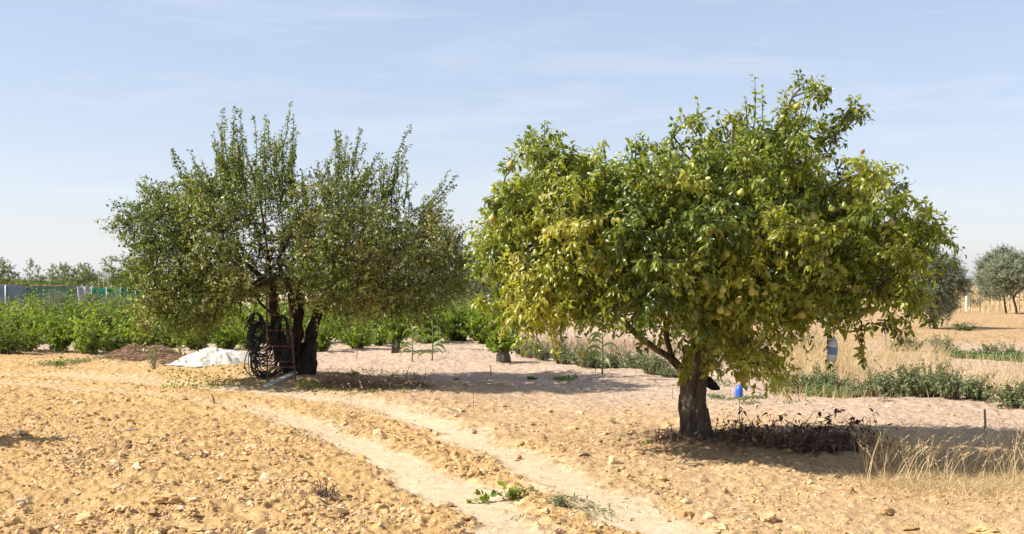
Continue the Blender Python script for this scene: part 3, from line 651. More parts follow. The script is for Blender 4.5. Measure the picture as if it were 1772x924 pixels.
def make_shrub(name, seed, woodmat, leafmat, stump=None, **k):
    rs = np.random.default_rng(seed); wood, leaf = shrub_parts(rs, **k); root = empty(name, (0, 0, 0))
    if stump: 
        tube(wood, spline([(0, 0, -.08), (.01, 0, stump[1]*.5), (0, .02, stump[1])], 4), np.linspace(stump[0]*1.15, stump[0]*.9, 9), 14, rough=.4)
        if len(leaf.V): leaf.V = [v+np.array([0, 0, stump[1]*.7]) for v in leaf.V]; wood.V = [v+(np.array([0, 0, stump[1]*.7]) if i == 0 else 0) for i, v in enumerate(wood.V)]
    wood.build('stems', woodmat, root); leaf.build('foliage', leafmat, root); return root
used = set()
def put(proto, px, py, sxy=1, sz=1, rz=0, label=None, cat=None, group=None, dx=0, name=None):
    """stand a copy of the proto on the ground"""
    if proto.name in used: o = copy_tree(proto)
    else: used.add(proto.name); o = proto
    g_ = gpt(px, py); o.location = (g_[0], g_[1], Hs(g_[0], g_[1])-.01); o.scale = (sxy, sxy, sz); o.rotation_euler[2] = rz
    return tag(o, label, cat, group)
rs = np.random.default_rng(5)
PB = [make_shrub('orchard_bush', 100+i, M_brown_twig, M_bush_leaf, rx=.47, ry=.47, h=.92, nsh=80, nlf=13, L=.095, Wd=.068, droop=.2, low=.10, t0=.12, spiky=.26, tsh=[-.15, .1, 0, .25, -.05, .17][i]) for i in range(6)]
G1 = 'front row of green orchard bushes'
front = [(10, 611, 1.0, .98, 'bright green bush at the left picture edge, front orchard row'),
 (52, 610, .8, 1.0, 'green orchard bush, second from the left edge in the front row'),
 (100, 612, .95, .96, 'green bush behind the tiny seedling at far left'),
 (147, 612, 1.1, 1.05, 'full green bush left of the straw pile, dark underneath'),
 (195, 609, 1.0, .95, 'green bush directly behind the straw pile'),
 (243, 607, 1.0, .92, 'green bush behind the straw pile\'s right end'),
 (292, 606, 1.0, .92, 'green bush behind the left tip of the white tarpaulin'),
 (342, 607, 1.05, .95, 'green bush behind the middle of the white tarpaulin'),
 (392, 607, 1.1, .95, 'green bush behind the right end of the white tarpaulin'),
 (432, 606, .95, .95, 'green bush behind the black hose coils'),
 (562, 605, 1.0, .95, 'green bush just right of the old fruit tree trunk'),
 (612, 604, 1.1, .9, 'green bush between the old trunk and the short-stemmed bush'),
 (655, 600, .8, 1.0, 'green bush touching the short-stemmed bush on its left')]
for i, (px, py, s_, z_, lab) in enumerate(front): put(PB[i % 6], px+rs.uniform(-8, 8), py+rs.uniform(-5, 3), s_*rs.uniform(.85, 1.15), z_*rs.uniform(.72, 1.12), rs.uniform(0, 6), lab, 'bush', G1)
put(PB[1], 748, 596, 1.1, 1.12, 1, 'green bush behind the pair of corn plants', 'bush', G1)
put(PB[2], 792, 592, 1.1, 1.2, 2, 'tall green bush right of the corn pair', 'bush', G1)
put(PB[3], 838, 595, 1.1, 1.15, 3, 'green bush just behind the thick-stumped bush', 'bush', G1)
LMK = ['at the left picture edge', 'under the blue-grey net', 'under the dark green net', 'under the rounded grey olive bush', 'under the plastic sheet gap', 'behind the straw pile', 'under the bright green net', 'behind the thin upright weed tuft', 'behind the tarpaulin\'s left tip', 'behind the tarpaulin\'s middle', 'behind the tarpaulin\'s right end', 'behind the hose coils', 'behind the old tree\'s trunk', 'just right of the old trunk', 'behind the pale forked stick', 'left of the short-stemmed bush', 'behind the short-stemmed bush', 'behind the corn pair', 'right of the corn pair', 'behind the thick-stumped bush', 'under the pear crown\'s left edge']
for row, (py, off) in enumerate([(594, 20), (581, 0), (570, 30), (560, 8), (551, 22)]):
    for k, px in enumerate(np.arange(-20, 880, 46)):
        if 640 < px < 700 and row == 0: continue
        put(PB[int(rs.integers(6))], px+off+rs.uniform(-9, 9), py+rs.uniform(-2, 2), rs.uniform(.95, 1.35), rs.uniform(.78, 1.28), rs.uniform(0, 6), 'green bush in the %s orchard row, %s' % (['second', 'third', 'fourth', 'fifth', 'sixth'][row], LMK[k]), 'bush', 'back rows of green orchard bushes')
s1 = make_shrub('orchard_bush', 140, M_bark3, M_bush_leaf, rx=.42, ry=.42, h=.62, nsh=85, nlf=15, L=.075, Wd=.05, droop=.15, low=-.10, t0=.2, stump=(.09, .32))
put(s1, 684, 613, 1, 1.15, 0, 'tall green bush on a short dark stem left of the corn pair', 'bush')
s1 = make_shrub('orchard_bush', 141, M_bark3, M_bush_leaf, rx=.34, ry=.34, h=.48, nsh=75, nlf=16, L=.072, Wd=.05, droop=.15, low=-.05, t0=.2, stump=(.12, .26))
put(s1, 869, 632, 1, 1, 0, 'green bush sprouting from a thick short brown stump under the pear tree\'s left side', 'bush')
# vegetable plants
PV = [make_shrub('vegetable_plant', 160+i, M_brown_twig, M_veg_leaf, rx=.36, ry=.32, h=.42, nsh=100, nlf=15, L=.052, Wd=.028, droop=.0, low=.1, t0=.2, curl=.5, base_r=.15, spiky=.28) for i in range(4)]
G2, G3 = 'dull green vegetable plants between the two main trees', 'dull green vegetable plants right of the pear trunk'
veg = [(912, 622, .8, 1.0, 'low dull green vegetable plant nearest the stumped bush', G2), (945, 628, .85, 1.05, 'dull green vegetable plant, second from the stumped bush', G2), (978, 632, .85, 1.1, 'dull green vegetable plant, third from the stumped bush', G2),
 (1015, 638, 1.05, 1.25, 'large dull green vegetable plant left of the single corn plant', G2), (1066, 641, .9, 1.1, 'dull green vegetable plant right behind the single corn plant', G2), (1098, 645, .95, 1.1, 'dull green vegetable plant second right of the single corn plant', G2), (1130, 650, .8, 1.05, 'dull green vegetable plant left of the pear limb fork', G2), (1160, 658, .7, .6, 'low vegetable plant touching the pear trunk\'s left side', G2),
 (1352, 672, .9, .95, 'vegetable plant at the left end of the right-hand row', G3), (1392, 676, .9, .9, 'vegetable plant behind the bright green weed mat', G3), (1432, 678, 1.0, .95, 'vegetable plant below the hanging bottle', G3), (1490, 686, .85, .8, 'sparse vegetable plant right of the bright green weed mat', G3), (1530, 688, 1.0, .9, 'vegetable plant left of centre in the right-hand row', G3), (1572, 690, 1.1, 1.1, 'full vegetable plant in the middle of the right-hand row', G3), (1612, 693, 1.1, 1.05, 'tall vegetable plant right of centre in the right-hand row', G3), (1650, 695, 1.0, .95, 'vegetable plant left of the drooping last plant in the row', G3), (1690, 696, 1.1, .65, 'low sprawling vegetable plant at the right end of the row', G3), (1768, 706, 1.1, 1.0, 'vegetable plant cut by the right picture edge', G3),
 (1575, 611, .9, .9, 'vegetable plant beside the pale metal stake', None), (1550, 611, .7, .6, 'small vegetable plant left of the pale metal stake', None), (1636, 612, .95, .95, 'rounded dark green plant on bare soil right of the metal stake', None), (1712, 618, 1.2, 1.05, 'broad dark green plant on bare soil near the right edge', None), (1755, 622, 1.0, .8, 'dark green plant at the far right bed\'s edge', None), (1395, 611, 1.1, 1.0, 'far green vegetable plant seen left of the hanging bottle', None), (1365, 608, .9, .9, 'far green vegetable plant under the crown, behind the dry grass', None), (1670, 571, 1.2, .6, 'small far green clump on the stubble strip behind the vegetable beds', None)]
for i, (px, py, s_, z_, lab, g_) in enumerate(veg): put(PV[i % 4], px+rs.uniform(-6, 6), py+rs.uniform(-3, 2), s_*rs.uniform(.72, 1.12), z_*rs.uniform(.7, 1.15), rs.uniform(0, 6), lab, 'plant', g_)

# leafy ground weeds (patches nobody could count)
def patch(name, label, cat, blobs, n, L, Wd, h, leafmat, seed, kind='stuff'):
    rs = np.random.default_rng(seed); tm = TM(); PP = []
    for px, py, wx, wy in blobs:
        g_ = gpt(px, py); k = int(n/len(blobs)); q = rs.normal(0, .5, (k, 2))*np.array([wx, wy]); q = q[fbm((g_[0]+q[:, 0])*4, (g_[1]+q[:, 1])*4, 3, 12) > .46]; PP.append(g_+q)
    P2 = np.vstack(PP); P = np.column_stack([P2, H(P2[:, 0], P2[:, 1])+rs.uniform(0, h, len(P2))*rs.uniform(.2, 1, len(P2))])
    D = unit(rs.normal(0, 1, P.shape)+np.array([0, 0, .5])); D[:, 2] = np.abs(D[:, 2])
    leaves(tm, P, D, rs.normal(0, .4, P.shape)+np.array([0, 0, 1]), L*rs.uniform(.5, 1.2, len(P)), Wd, curl=.5, tint=np.clip(rs.normal(.5, .22, len(P)), 0, 1), fine=False)
    o = tm.build(name, leafmat, None, P.mean(0)*np.array([1, 1, 0]), True)
    return tag(o, label, cat, kind=kind)
patch('weed_mat', 'bright green leafy weed mat before the right-hand vegetable row', 'weeds', [(1400, 680, .35, .35), (1430, 683, .35, .3), (1370, 676, .25, .3)], 3600, .06, .022, .15, M_weed_leaf, 1)
patch('weed_mat', 'bright green ground cover beside the far right plants', 'weeds', [(1665, 618, .5, .5), (1690, 620, .4, .4), (1650, 616, .3, .4), (1740, 626, .6, .5), (1765, 622, .4, .4)], 4500, .07, .03, .17, M_weed_leaf, 2)
patch('low_weeds', 'thin grey-green weeds lying on the pale soil behind the pear trunk', 'weeds', [(1270, 689, .3, .25), (1300, 692, .3, .2), (1335, 700, .5, .15), (1250, 684, .2, .2)], 1500, .05, .016, .04, M_veg_leaf, 3)
patch('low_weeds', 'small green weeds at the tip of the old tree\'s shadow', 'weeds', [(968, 658, .2, .25), (985, 660, .15, .2), (920, 657, .1, .2), (1180, 665, .5, .4), (1250, 664, .3, .3)], 1300, .05, .02, .05, M_weed_leaf, 4)
patch('low_weeds', 'thin green weeds left of the straw pile', 'weeds', [(175, 622, .5, .6), (145, 626, .4, .4), (200, 626, .3, .4), (100, 632, .5, .3), (60, 610, 1.2, .4), (240, 612, .8, .3)], 2400, .06, .02, .08, M_veg_leaf, 6)
patch('low_weeds', 'sparse low weeds on the strip of soil before the orchard bushes', 'weeds', [(640, 640, .8, .4), (700, 645, .5, .3), (820, 610, .6, .5), (860, 612, .3, .3), (1520, 612, 1.5, .6), (1400, 600, 1.5, .6), (1050, 612, 2, .6)], 1600, .05, .018, .03, M_veg_leaf, 7)
patch('track_weeds', 'flattened dull green weeds between the wheel tracks in the foreground', 'weeds', [(900, 862, .12, .15), (1000, 872, .2, .2), (1060, 880, .2, .2), (890, 890, .15, .15)], 600, .035, .01, .02, M_veg_leaf, 8)

# small individual plants
def sprig(name, label, cat, px, py, n, spread, h, L, Wd, leafmat, seed, nl=7, droop=.1):
    rs = np.random.default_rng(seed); g_ = gpt(px, py); base = np.array([g_[0], g_[1], Hs(*g_)-.01]); root = tag(empty(name, base), label, cat)
    wood, leaf = TM(), TM()
    E = np.column_stack([rs.normal(0, spread, n), rs.normal(0, spread*.6, n), h*rs.uniform(.4, 1, n)]); B = E*np.array([.15, .15, 0]); tt = np.linspace(0, 1, 5)[None, :, None]
    P = B[:, None]+(E-B)[:, None]*tt+np.sin(tt*np.pi)*np.array([0, 0, .12*h])
    wood.add(*tubes(P, .003*np.ones((n, 5)), 3)); leaf_on(leaf, P, unit(E-B), nl, rs, L, Wd, droop, True, .3, .3, rs.normal(.1, .1, n), .012, None, .2)
    wood.build('stems', M_grey_twig, root); leaf.build('foliage', leafmat, root); return root
sprig('vine_sprig', 'green round-leaved vine sprig growing between the wheel tracks in the foreground', 'plant', 880, 866, 7, .075, .13, .05, .046, M_bush_leaf, 1, 6)
sprig('vine_sprig', 'small trailing green sprig just left of the larger vine sprig', 'plant', 840, 869, 4, .05, .07, .05, .046, M_bush_leaf, 2, 5)
sprig('weed_tuft', 'pale grey-green tuft right of the vine sprig in the track', 'plant', 972, 876, 16, .05, .07, .035, .01, M_veg_leaf, 3, 12)
sprig('seedling', 'tiny bright green seedling on bare soil before the far-left bushes', 'plant', 103, 638, 6, .08, .18, .08, .05, M_bush_leaf, 4, 6)
sprig('seedling', 'small bright green seedling right of the old fruit tree trunk', 'plant', 609, 655, 6, .06, .13, .07, .045, M_bush_leaf, 5, 6)
sprig('seedling', 'leafy green sprouts at the foot of the ladder beside the grey plank', 'plant', 520, 678, 9, .15, .16, .06, .04, M_bush_leaf, 6, 7)
sprig('weed_tuft', 'thin upright green weed tuft left of the white tarpaulin', 'plant', 268, 642, 22, .10, .42, .06, .012, M_veg_leaf, 7, 12)
sprig('weed_tuft', 'small weed beside the bare stem left of the pear trunk', 'plant', 1064, 735, 4, .03, .12, .03, .015, M_weed_leaf, 8, 5)
sprig('weed_tuft', 'small dry-edged weed right of the hanging bottle, before the dry grass', 'plant', 1530, 700, 8, .08, .12, .04, .015, M_veg_leaf, 9, 7)

# corn
def corn(label, px, py, hpx, seed, yellow=0, group=None):
    rs = np.random.default_rng(seed); g_ = gpt(px, py); d = g_[1]; base = np.array([g_[0], g_[1], Hs(*g_)-.01]); h = hpx/F*d
    root = tag(empty('corn_plant', base), label, 'corn plant', group); st_, lf = TM(), TM()
    tube(st_, spline([(0, 0, 0), (.01, 0, h*.5), (.0, .01, h*.93)], 5), np.linspace(.016, .006, 11), 7)
    n = 9
    for i in range(n):
        z0 = h*(.18+.72*i/n); an = rs.choice([0, np.pi])+rs.normal(0, .5); Ll = rs.uniform(.30, .46)*(1 if i < n-2 else .7); tt = np.linspace(0, 1, 9)
        rise = Ll*rs.uniform(.35, .75); x = Ll*tt*.75; z = z0+rise*tt*1.3-rise*1.9*tt**2.3
        P = np.stack([x*np.cos(an), x*np.sin(an), z], -1); W = .026*np.sin(np.clip(tt*.93+.07, 0, 1)*np.pi)**.6
        S = np.array([[-np.sin(an)*.5, np.cos(an)*.5, rs.uniform(.8, 1.3)]])
        V, Fq = ribbons(P[None], W[None], unit(S)); lf.add(V, Fq, np.clip(rs.normal(.35+yellow, .15), 0, 1))
    for i in range(5):
        an = rs.uniform(0, 6); tt = np.linspace(0, 1, 4)[:, None]; P = np.array([0, 0, h*.92])+tt*np.array([np.cos(an)*.05, np.sin(an)*.05, .14]); lf.add(*tubes(P[None], np.full((1, 4), .004), 3)[:2], .9)
    st_.build('stalk', M_corn_leaf, root); lf.build('leaves', M_corn_leaf, root)
corn('yellowish corn plant, left one of the pair before the orchard bushes', 713, 628, 72, 1, .3)
corn('grey-green corn plant, right one of the pair before the orchard bushes', 748, 630, 70, 2, .0)
corn('tall single corn plant left of the pear limb fork', 1042, 661, 84, 3, .1)

# grasses
def grass(tm, P2, h, rs, w=.003, lean=(.15, 0), bend=.5, tint=.5, ts=.2, heads=None, spread=.25):
    n = len(P2); B = np.column_stack([P2, H(P2[:, 0], P2[:, 1])-.01]); hh_ = h*rs.uniform(.55, 1.1, n)
    dr = np.column_stack([rs.normal(lean[0], spread, n), rs.normal(lean[1], spread, n)]); tt = np.linspace(0, 1, 5)
    P = B[:, None]+np.stack([dr[:, 0:1]*hh_[:, None]*(tt+bend*tt**3)[None], dr[:, 1:2]*hh_[:, None]*(tt+bend*tt**3)[None], hh_[:, None]*(tt-.12*tt**3)[None]*np.ones((n, 1))], -1)
    an = rs.uniform(0, np.pi, n); S = np.column_stack([np.cos(an), np.sin(an), np.zeros(n)])
    V, Fq = ribbons(P, w*(1.05-.85*tt)[None]*np.ones((n, 1)), S)
    T_ = np.clip(rs.normal(tint, ts, n), 0, 1); tm.add(V, Fq, np.repeat(T_, 10))
    if heads:
        D = unit(P[:, -1]-P[:, -2]); L_, W_ = heads; k = 9
        for i in range(k):
            s = (i/k)*L_; Q = P[:, -1]+D*(s-L_*.6); dd = unit(D+rs.normal(0, .35, D.shape))
            leaves(tm, Q, dd, rs.normal(0, 1, D.shape), W_*3.2, W_, tint=np.clip(T_+.15, 0, 1), fine=False)
rs = np.random.default_rng(77)
def scat(px0, px1, py0, py1, n, rs):
    d0, d1 = gdist(py1), gdist(py0); y = rs.uniform(d0, d1, n); return np.column_stack([(rs.uniform(px0, px1, n)-CX)/F*y, y])
tm = TM(); grass(tm, scat(1495, 1790, 800, 838, 270, rs), .40, rs, (.0034), (.18, 0), .5, .65, .2, (.10, .006)); grass(tm, scat(1480, 1560, 800, 815, 40, rs), .36, rs, .0028, (.2, 0), .4, .45, .2, (.08, .005))
grass(tm, scat(1740, 1840, 800, 850, 40, rs), .55, rs, .0035, (.1, 0), .4, .5, .2, (.12, .006))
tag(tm.build('tall_dry_grass', M_straw, None, np.array([*gpt(1640, 815), 0]), True), 'tall straw-coloured seeding grass before the pear tree\'s shadow at lower right', 'grass', kind='stuff')
tm = TM()
for cx_, cy_, sx_, sy_, k in [(1560, 832, 45, 8, 900), (1640, 838, 60, 9, 1500), (1720, 846, 50, 10, 1200), (1590, 822, 60, 5, 700), (1760, 830, 30, 8, 600)]:
    px = rs.normal(cx_, sx_, k); py = rs.normal(cy_, sy_, k).clip(805, 880); y = CAMH*F/(py-HY); grass(tm, np.column_stack([(px-CX)/F*y, y]), .09, rs, .0025, (.1, 0), 1.2, .6, .2, None, .6)
px = rs.uniform(1480, 1800, 600); py = rs.uniform(810, 900, 600); y = CAMH*F/(py-HY); grass(tm, np.column_stack([(px-CX)/F*y, y]), .06, rs, .0025, (.2, 0), 1.5, .6, .2, None, 1.2)
tag(tm.build('short_dry_grass', M_straw, None, np.array([*gpt(1640, 835), 0]), True), 'short pale matted dry grass at the lower right', 'grass', kind='stuff')
tm = TM(); grass(tm, scat(1325, 1480, 610, 668, 2200, rs), .52, rs, .004, (.05, 0), .5, .55, .2, (.07, .006)); grass(tm, scat(1475, 1640, 618, 680, 1600, rs), .36, rs, .004, (.05, 0), .5, .5, .2, (.06, .005)); grass(tm, scat(1340, 1760, 662, 694, 1300, rs), .24, rs, .0035, (.05, 0), .6, .5, .25); grass(tm, scat(1620, 1772, 630, 690, 900, rs), .28, rs, .004, (.05, 0), .5, .45, .2)
tag(tm.build('dry_grass', M_straw, None, np.array([*gpt(1450, 650), 0]), True), 'tall dry grass strip behind the right-hand vegetable plants', 'grass', kind='stuff')
tm = TM(); grass(tm, scat(890, 1180, 598, 626, 1800, rs), .32, rs, .004, (.05, 0), .5, .35, .2, (.05, .004)); grass(tm, scat(1180, 1500, 600, 640, 900, rs), .22, rs, .004, (.05, 0), .5, .4, .2)
tag(tm.build('dry_grass', M_hay, None, np.array([*gpt(1020, 610), 0]), True), 'brownish dry grass behind the middle vegetable plants', 'grass', kind='stuff')
tm = TM(); P2 = scat(1480, 1860, 543, 606, 9000, rs); P2 = P2[fbm(P2[:, 0]*.5, P2[:, 1]*.35, 3, 91) > .47]; grass(tm, P2, .07, rs, .007, (.1, 0), 1.5, .5, .3, None, 1.0)
tag(tm.build('stubble', M_straw, None, np.array([*gpt(1680, 565), 0]), True), 'short golden stubble on the ploughed strip before the far olives', 'stubble', kind='stuff')
# field of dry grass beyond the ploughed strip
tm = TM(); P2 = scat(1300, 2100, 519, 541, 9000, rs); grass(tm, P2, .55, rs, .012, (.03, 0), .5, .75, .18)
tag(tm.build('grass_field', M_straw, None, np.array([*gpt(1700, 530), 0]), True), 'pale dry grass field beyond the ploughed strip at right', 'grass', kind='stuff')
tm = TM(); P2 = np.column_stack([rs.uniform(12, 90, 9000), rs.uniform(95, 260, 9000)]); grass(tm, P2, .6, rs, .05, (.03, 0), .5, .6, .2)
tag(tm.build('grass_field', M_straw, None, np.array([50, 150, 0.]), True), 'far dry grass running towards the horizon scrub at right', 'grass', kind='stuff')
# loose straws and dry litter on the open soil
tm = TM()
for cx_, cy_, sx_, sy_, k, h_ in [(60, 720, 120, 40, 220, .05), (600, 690, 120, 8, 500, .10), (850, 690, 100, 8, 260, .09), (1100, 760, 60, 14, 350, .07), (330, 745, 120, 25, 200, .05), (80, 612, 60, 5, 600, .16), (640, 655, 60, 10, 200, .08), (1130, 775, 60, 8, 350, .06), (560, 866, 25, 5, 60, .05), (1250, 785, 40, 8, 260, .12), (980, 750, 80, 12, 200, .05), (1350, 860, 150, 25, 200, .04)]:
    px = rs.normal(cx_, sx_, k); py = np.clip(rs.normal(cy_, sy_, k), 600, 915); y = CAMH*F/(py-HY); grass(tm, np.column_stack([(px-CX)/F*y, y]), h_, rs, .0022, (.1, 0), 1.2, .45, .25, None, .8)
tag(tm.build('dry_litter', M_hay, None, np.array([0., 11, 0]), True), 'wisps of dry weeds and straw scattered over the sandy ground', 'dry weeds', kind='stuff')

# ------------------------------------------------------------------ straw pile, tarp, brush
def heap(name, label, cat, px, py, w_, dpt, h, n, seed, M=M_hay, bladeL=.12, lumpy=.3):
    rs = np.random.default_rng(seed); g_ = gpt(px, py); base = np.array([g_[0], g_[1]+dpt, Hs(*g_)-.03])
    u_ = np.linspace(-1, 1, 40); U_, V_ = np.meshgrid(u_, u_); r_ = np.sqrt(U_**2+V_**2)
    def hz(a_, b_):
        r2 = a_*a_+b_*b_; return h*np.clip(1-r2, 0, 1)**.8*(1+lumpy*(fbm(a_*2.5+seed, b_*2.5, 3, seed)-.5)*2)-.04*(r2 > .95)
    Zz = hz(U_, V_); V = np.stack([U_*w_, V_*dpt, Zz], -1).reshape(-1, 3); ii = np.arange(1600).reshape(40, 40)
    tm = TM(); tm.add(V, np.stack([ii[:-1, :-1], ii[:-1, 1:], ii[1:, 1:], ii[1:, :-1]], -1).reshape(-1, 4), .42)
    q = rs.uniform(-1, 1, (n, 2)); q = q[(q**2).sum(1) < 1.08]; B = np.column_stack([q[:, 0]*w_, q[:, 1]*dpt, np.maximum(hz(q[:, 0], q[:, 1]), 0)])
    m_ = len(B); D = unit(rs.normal(0, 1, (m_, 3))*np.array([1, 1, .4])); tt = np.linspace(-.5, .5, 4)
    P = B[:, None]+D[:, None]*(bladeL*tt)[None, :, None]; P[..., 2] += .02+rs.uniform(0, .03, (m_, 1))-.05*tt[None]**2
    S = unit(np.cross(D, rs.normal(0, 1, (m_, 3)))); V, Fq = ribbons(P, np.full((m_, 4), .0035), S)
    tm.add(V, Fq, np.repeat(np.clip(rs.normal(.5, .28, m_), 0, 1), 8))
    o = tm.build(name, M, None, None, True); o.location = base; return tag(o, label, cat)
heap('straw_pile', 'low brown pile of old straw left of the white tarpaulin', 'straw pile', 232, 628, .84, .6, .22, 8000, 3, lumpy=.8)
heap('straw_pile', 'small dry straw heap trailing from the straw pile to the tarpaulin', 'straw pile', 300, 634, .40, .4, .16, 2600, 4)
def brush(name, label, cat, pts, seed, ntw, nlf, h, leafd, Lt=.35, extra=(), lm=None):
    rs = np.random.default_rng(seed); P2 = []
    for px, py, sx_, sy_ in pts: g_ = gpt(px, py); P2.append(g_+rs.uniform(-1, 1, (ntw//len(pts), 2))*np.array([sx_, sy_]))
    P2 = np.vstack(P2); n = len(P2); c0 = P2.mean(0); base = np.array([c0[0], c0[1], Hs(*c0)])
    z = H(P2[:, 0], P2[:, 1])+rs.uniform(0, 1, n)**1.5*h
    B = np.column_stack([P2, z]); D = unit(rs.normal(0, 1, (n, 3))*np.array([1, .7, .35])+np.array([0, 0, .12])); tt = np.linspace(0, 1, 5)
    Lg = Lt*rs.uniform(.4, 1.2, n); P = B[:, None]+D[:, None]*(Lg[:, None]*tt[None])[..., None]; P[..., 2] += (np.sin(tt*np.pi)*.06)[None]*rs.normal(0, 1, (n, 1)); P[:, 1:-1] += rs.normal(0, .012, (n, 3, 3))
    P[..., 2] = np.maximum(P[..., 2], H(P[..., 0], P[..., 1])+.004)
    root = tag(empty(name, base), label, cat); wood, leaf = TM(), TM()
    wood.add(*tubes(P, .0035*rs.uniform(.5, 1.6, (n, 1))*(1.2-.7*tt)[None], 3))
    leaf_on(leaf, P, D, nlf, rs, .055, .03, .1, True, .9, .9, rs.normal(0, .2, n), .006)
    for a_, b_ in extra:
        pts_ = spline([a_, (a_+b_)/2+np.array([-.02, 0, .03]), b_, b_+np.array([.06, 0, .0])], 5); wood.add(*tubes(pts_[None], np.linspace(.004, .002, len(pts_))[None], 3))
        k = 14; ii = np.linspace(4, len(pts_)-1, k).astype(int); leaves(leaf, pts_[ii], rs.normal(0, 1, (k, 3)), rs.normal(0, 1, (k, 3)), .045, .03, .8, .8, .1)
    wood.build('twigs', M_brown_twig, root, base); leaf.build('dead_leaves', lm or M_dead_leaf, root, base)
d = 10.4
brush('brush_pile', 'pile of cut dark branches with dead leaves in the pear tree\'s shade', 'brush pile', [(1280, 775, .15, .12), (1350, 778, .3, .22), (1410, 778, .3, .25), (1465, 774, .25, .25), (1440, 786, .3, .15)], 9, 520, 3, .06, 1,
      extra=[(at(1420, 765, d), at(1447, 712, d)), (at(1470, 760, d), at(1482, 728, d)), (at(1400, 770, d), at(1412, 742, d))])
brush('brush_pile', 'low brown heap of dry twigs at the foot of the old fruit tree', 'brush pile', [(590, 672, .35, .35), (640, 676, .35, .3), (700, 674, .35, .25)], 10, 330, 2, .05, 1, .28, lm=M_hay)
brush('brush_pile', 'scrap of dry twigs under the pear tree, left of its trunk', 'brush pile', [(1180, 776, .22, .13)], 12, 80, 1, .02, 1, .14, lm=M_hay)
brush('dry_weed', 'small dark dry weed lying in the cloddy foreground at left', 'dry weed', [(562, 868, .06, .05)], 13, 50, 1, .02, 1, .09, lm=M_hay)
brush('dry_weed', 'dark dry bush added out of view beyond the left picture edge to cast a shadow on the clods', 'dry weed', [(-105, 774, .2, .15)], 14, 800, 12, .72, 1, .3)  # unseen bush, added for the shadow it throws in from the left

m, t, p = mat('white_tarpaulin'); p.inputs['Base Color'].default_value = (.80, .77, .72, 1); p.inputs['Roughness'].default_value = .75; M_tarp = m
tc_ = nd(t, 'ShaderNodeTexCoord'); n_ = nd(t, 'ShaderNodeTexNoise', i_Scale=9, i_Detail=5); t.links.new(tc_.outputs['Object'], n_.inputs['Vector'])
t.links.new(ramp(t, n_.outputs[0], [(.3, (.40, .33, .25)), (.45, (.54, .49, .41)), (.7, (.60, .57, .50))]), p.inputs['Base Color'])
bb = nd(t, 'ShaderNodeBump', i_Strength=.5, i_Distance=.03); t.links.new(n_.outputs[0], bb.inputs['Height']); t.links.new(bb.outputs[0], p.inputs['Normal'])
na, nq = 140, 50; an = np.linspace(0, 2*np.pi, na, endpoint=False); q = np.linspace(0, 1, nq)
A_, Q_ = np.meshgrid(an, q); edge = 1+.10*np.sin(A_*3+1)+.07*np.sin(A_*7+2)+.03*np.sin(A_*17)
edge = edge+.30*np.exp(-((A_-np.pi-.15)/.35)**2)
Xt = .74*np.cos(A_)*Q_*edge; Yt = .62*np.sin(A_)*Q_*edge
Qe = np.clip(Q_*(1+.10*np.cos(A_-np.pi)), 0, 1); pr = np.interp(Qe, [0, .3, .5, .7, .85, .95, 1], [.97, 1, .86, .55, .25, .07, .02])
fold = (fbm(np.cos(A_)*5+Q_*1.2+5, np.sin(A_)*5+9, 3, 3)-.5)*.22*np.sin(np.clip((Q_-.45)/.55, 0, 1)*np.pi)*(.4+.6*fbm(A_*1.5+9, Q_*2, 2, 8)*1.5)
Zt = .235*pr*(1+.12*np.cos(A_-2.0))+fold+(fbm(Xt*5, Yt*5, 3, 9)-.5)*.07*(1-Q_**4)+np.abs(fbm(Xt*3+Yt*2, Yt*5, 2, 19)-.5)*.12*(1-Q_**4)+.004
g_ = gpt(362, 638); bt = np.array([g_[0], g_[1]+.50, Hs(*g_)-.005])
ii = np.arange(na*nq).reshape(nq, na); jj = np.roll(ii, -1, 1)
o = mesh_obj('tarpaulin', np.stack([Xt, Yt, np.maximum(Zt, .004)], -1).reshape(-1, 3), np.stack([ii[:-1], jj[:-1], jj[1:], ii[1:]], -1).reshape(-1, 4), M_tarp)
o.location = bt; tag(o, 'crumpled white tarpaulin draped over a low heap left of the hose coils', 'tarpaulin')
so = o.modifiers.new('thickness', 'SOLIDIFY'); so.thickness = .004

# ------------------------------------------------------------------ ladder, plank, hoses
M_rust = simple('rusty_iron', (.11, .045, .03), (.26, .12, .075), 30, .8, .3, metal=.2)
dl = 16.95
root = tag(empty('ladder', (*gpt(487, 660), 0)), 'tall rusty iron ladder leaning into the old fruit tree', 'ladder')
root.location = (X_(487, dl), dl, 0); ro = np.array([X_(487, dl), dl, 0])
def LP(px, py):   # a point of the ladder's leaning plane
    s = (665-py)/300; return at(px, py, dl+1.0*s)
l0, l1 = LP(463, 668), LP(459, 330); r0_, r1_ = LP(512, 660), LP(484, 335)
for a_, b_ in ((l0, l1), (r0_, r1_)):
    tm = TM(); tube(tm, [a_, (a_+b_)/2+np.array([0, .01, 0]), b_], .012, 8); tm.build('rail', M_rust, root, ro)
for yy in [637, 628, 602, 576, 550, 524, 498, 472, 446, 420, 394, 368, 345]:
    sL = (668-yy)/338; sR = (660-yy)/325; a_ = l0+(l1-l0)*sL; b_ = r0_+(r1_-r0_)*sR; tm = TM(); tube(tm, [a_, b_], .009, 6); tm.build('rung', M_rust, root, ro)
M_plank = simple('grey_plank', (.36, .34, .31), (.52, .50, .47), 6, .8, .3, stretch=(1, 14, 14))
a_ = np.array([*gpt(462, 672), 0]); b_ = np.array([*gpt(518, 654), 0]); a_[2] = Hs(*a_[:2])+.015; b_[2] = Hs(*b_[:2])+.05
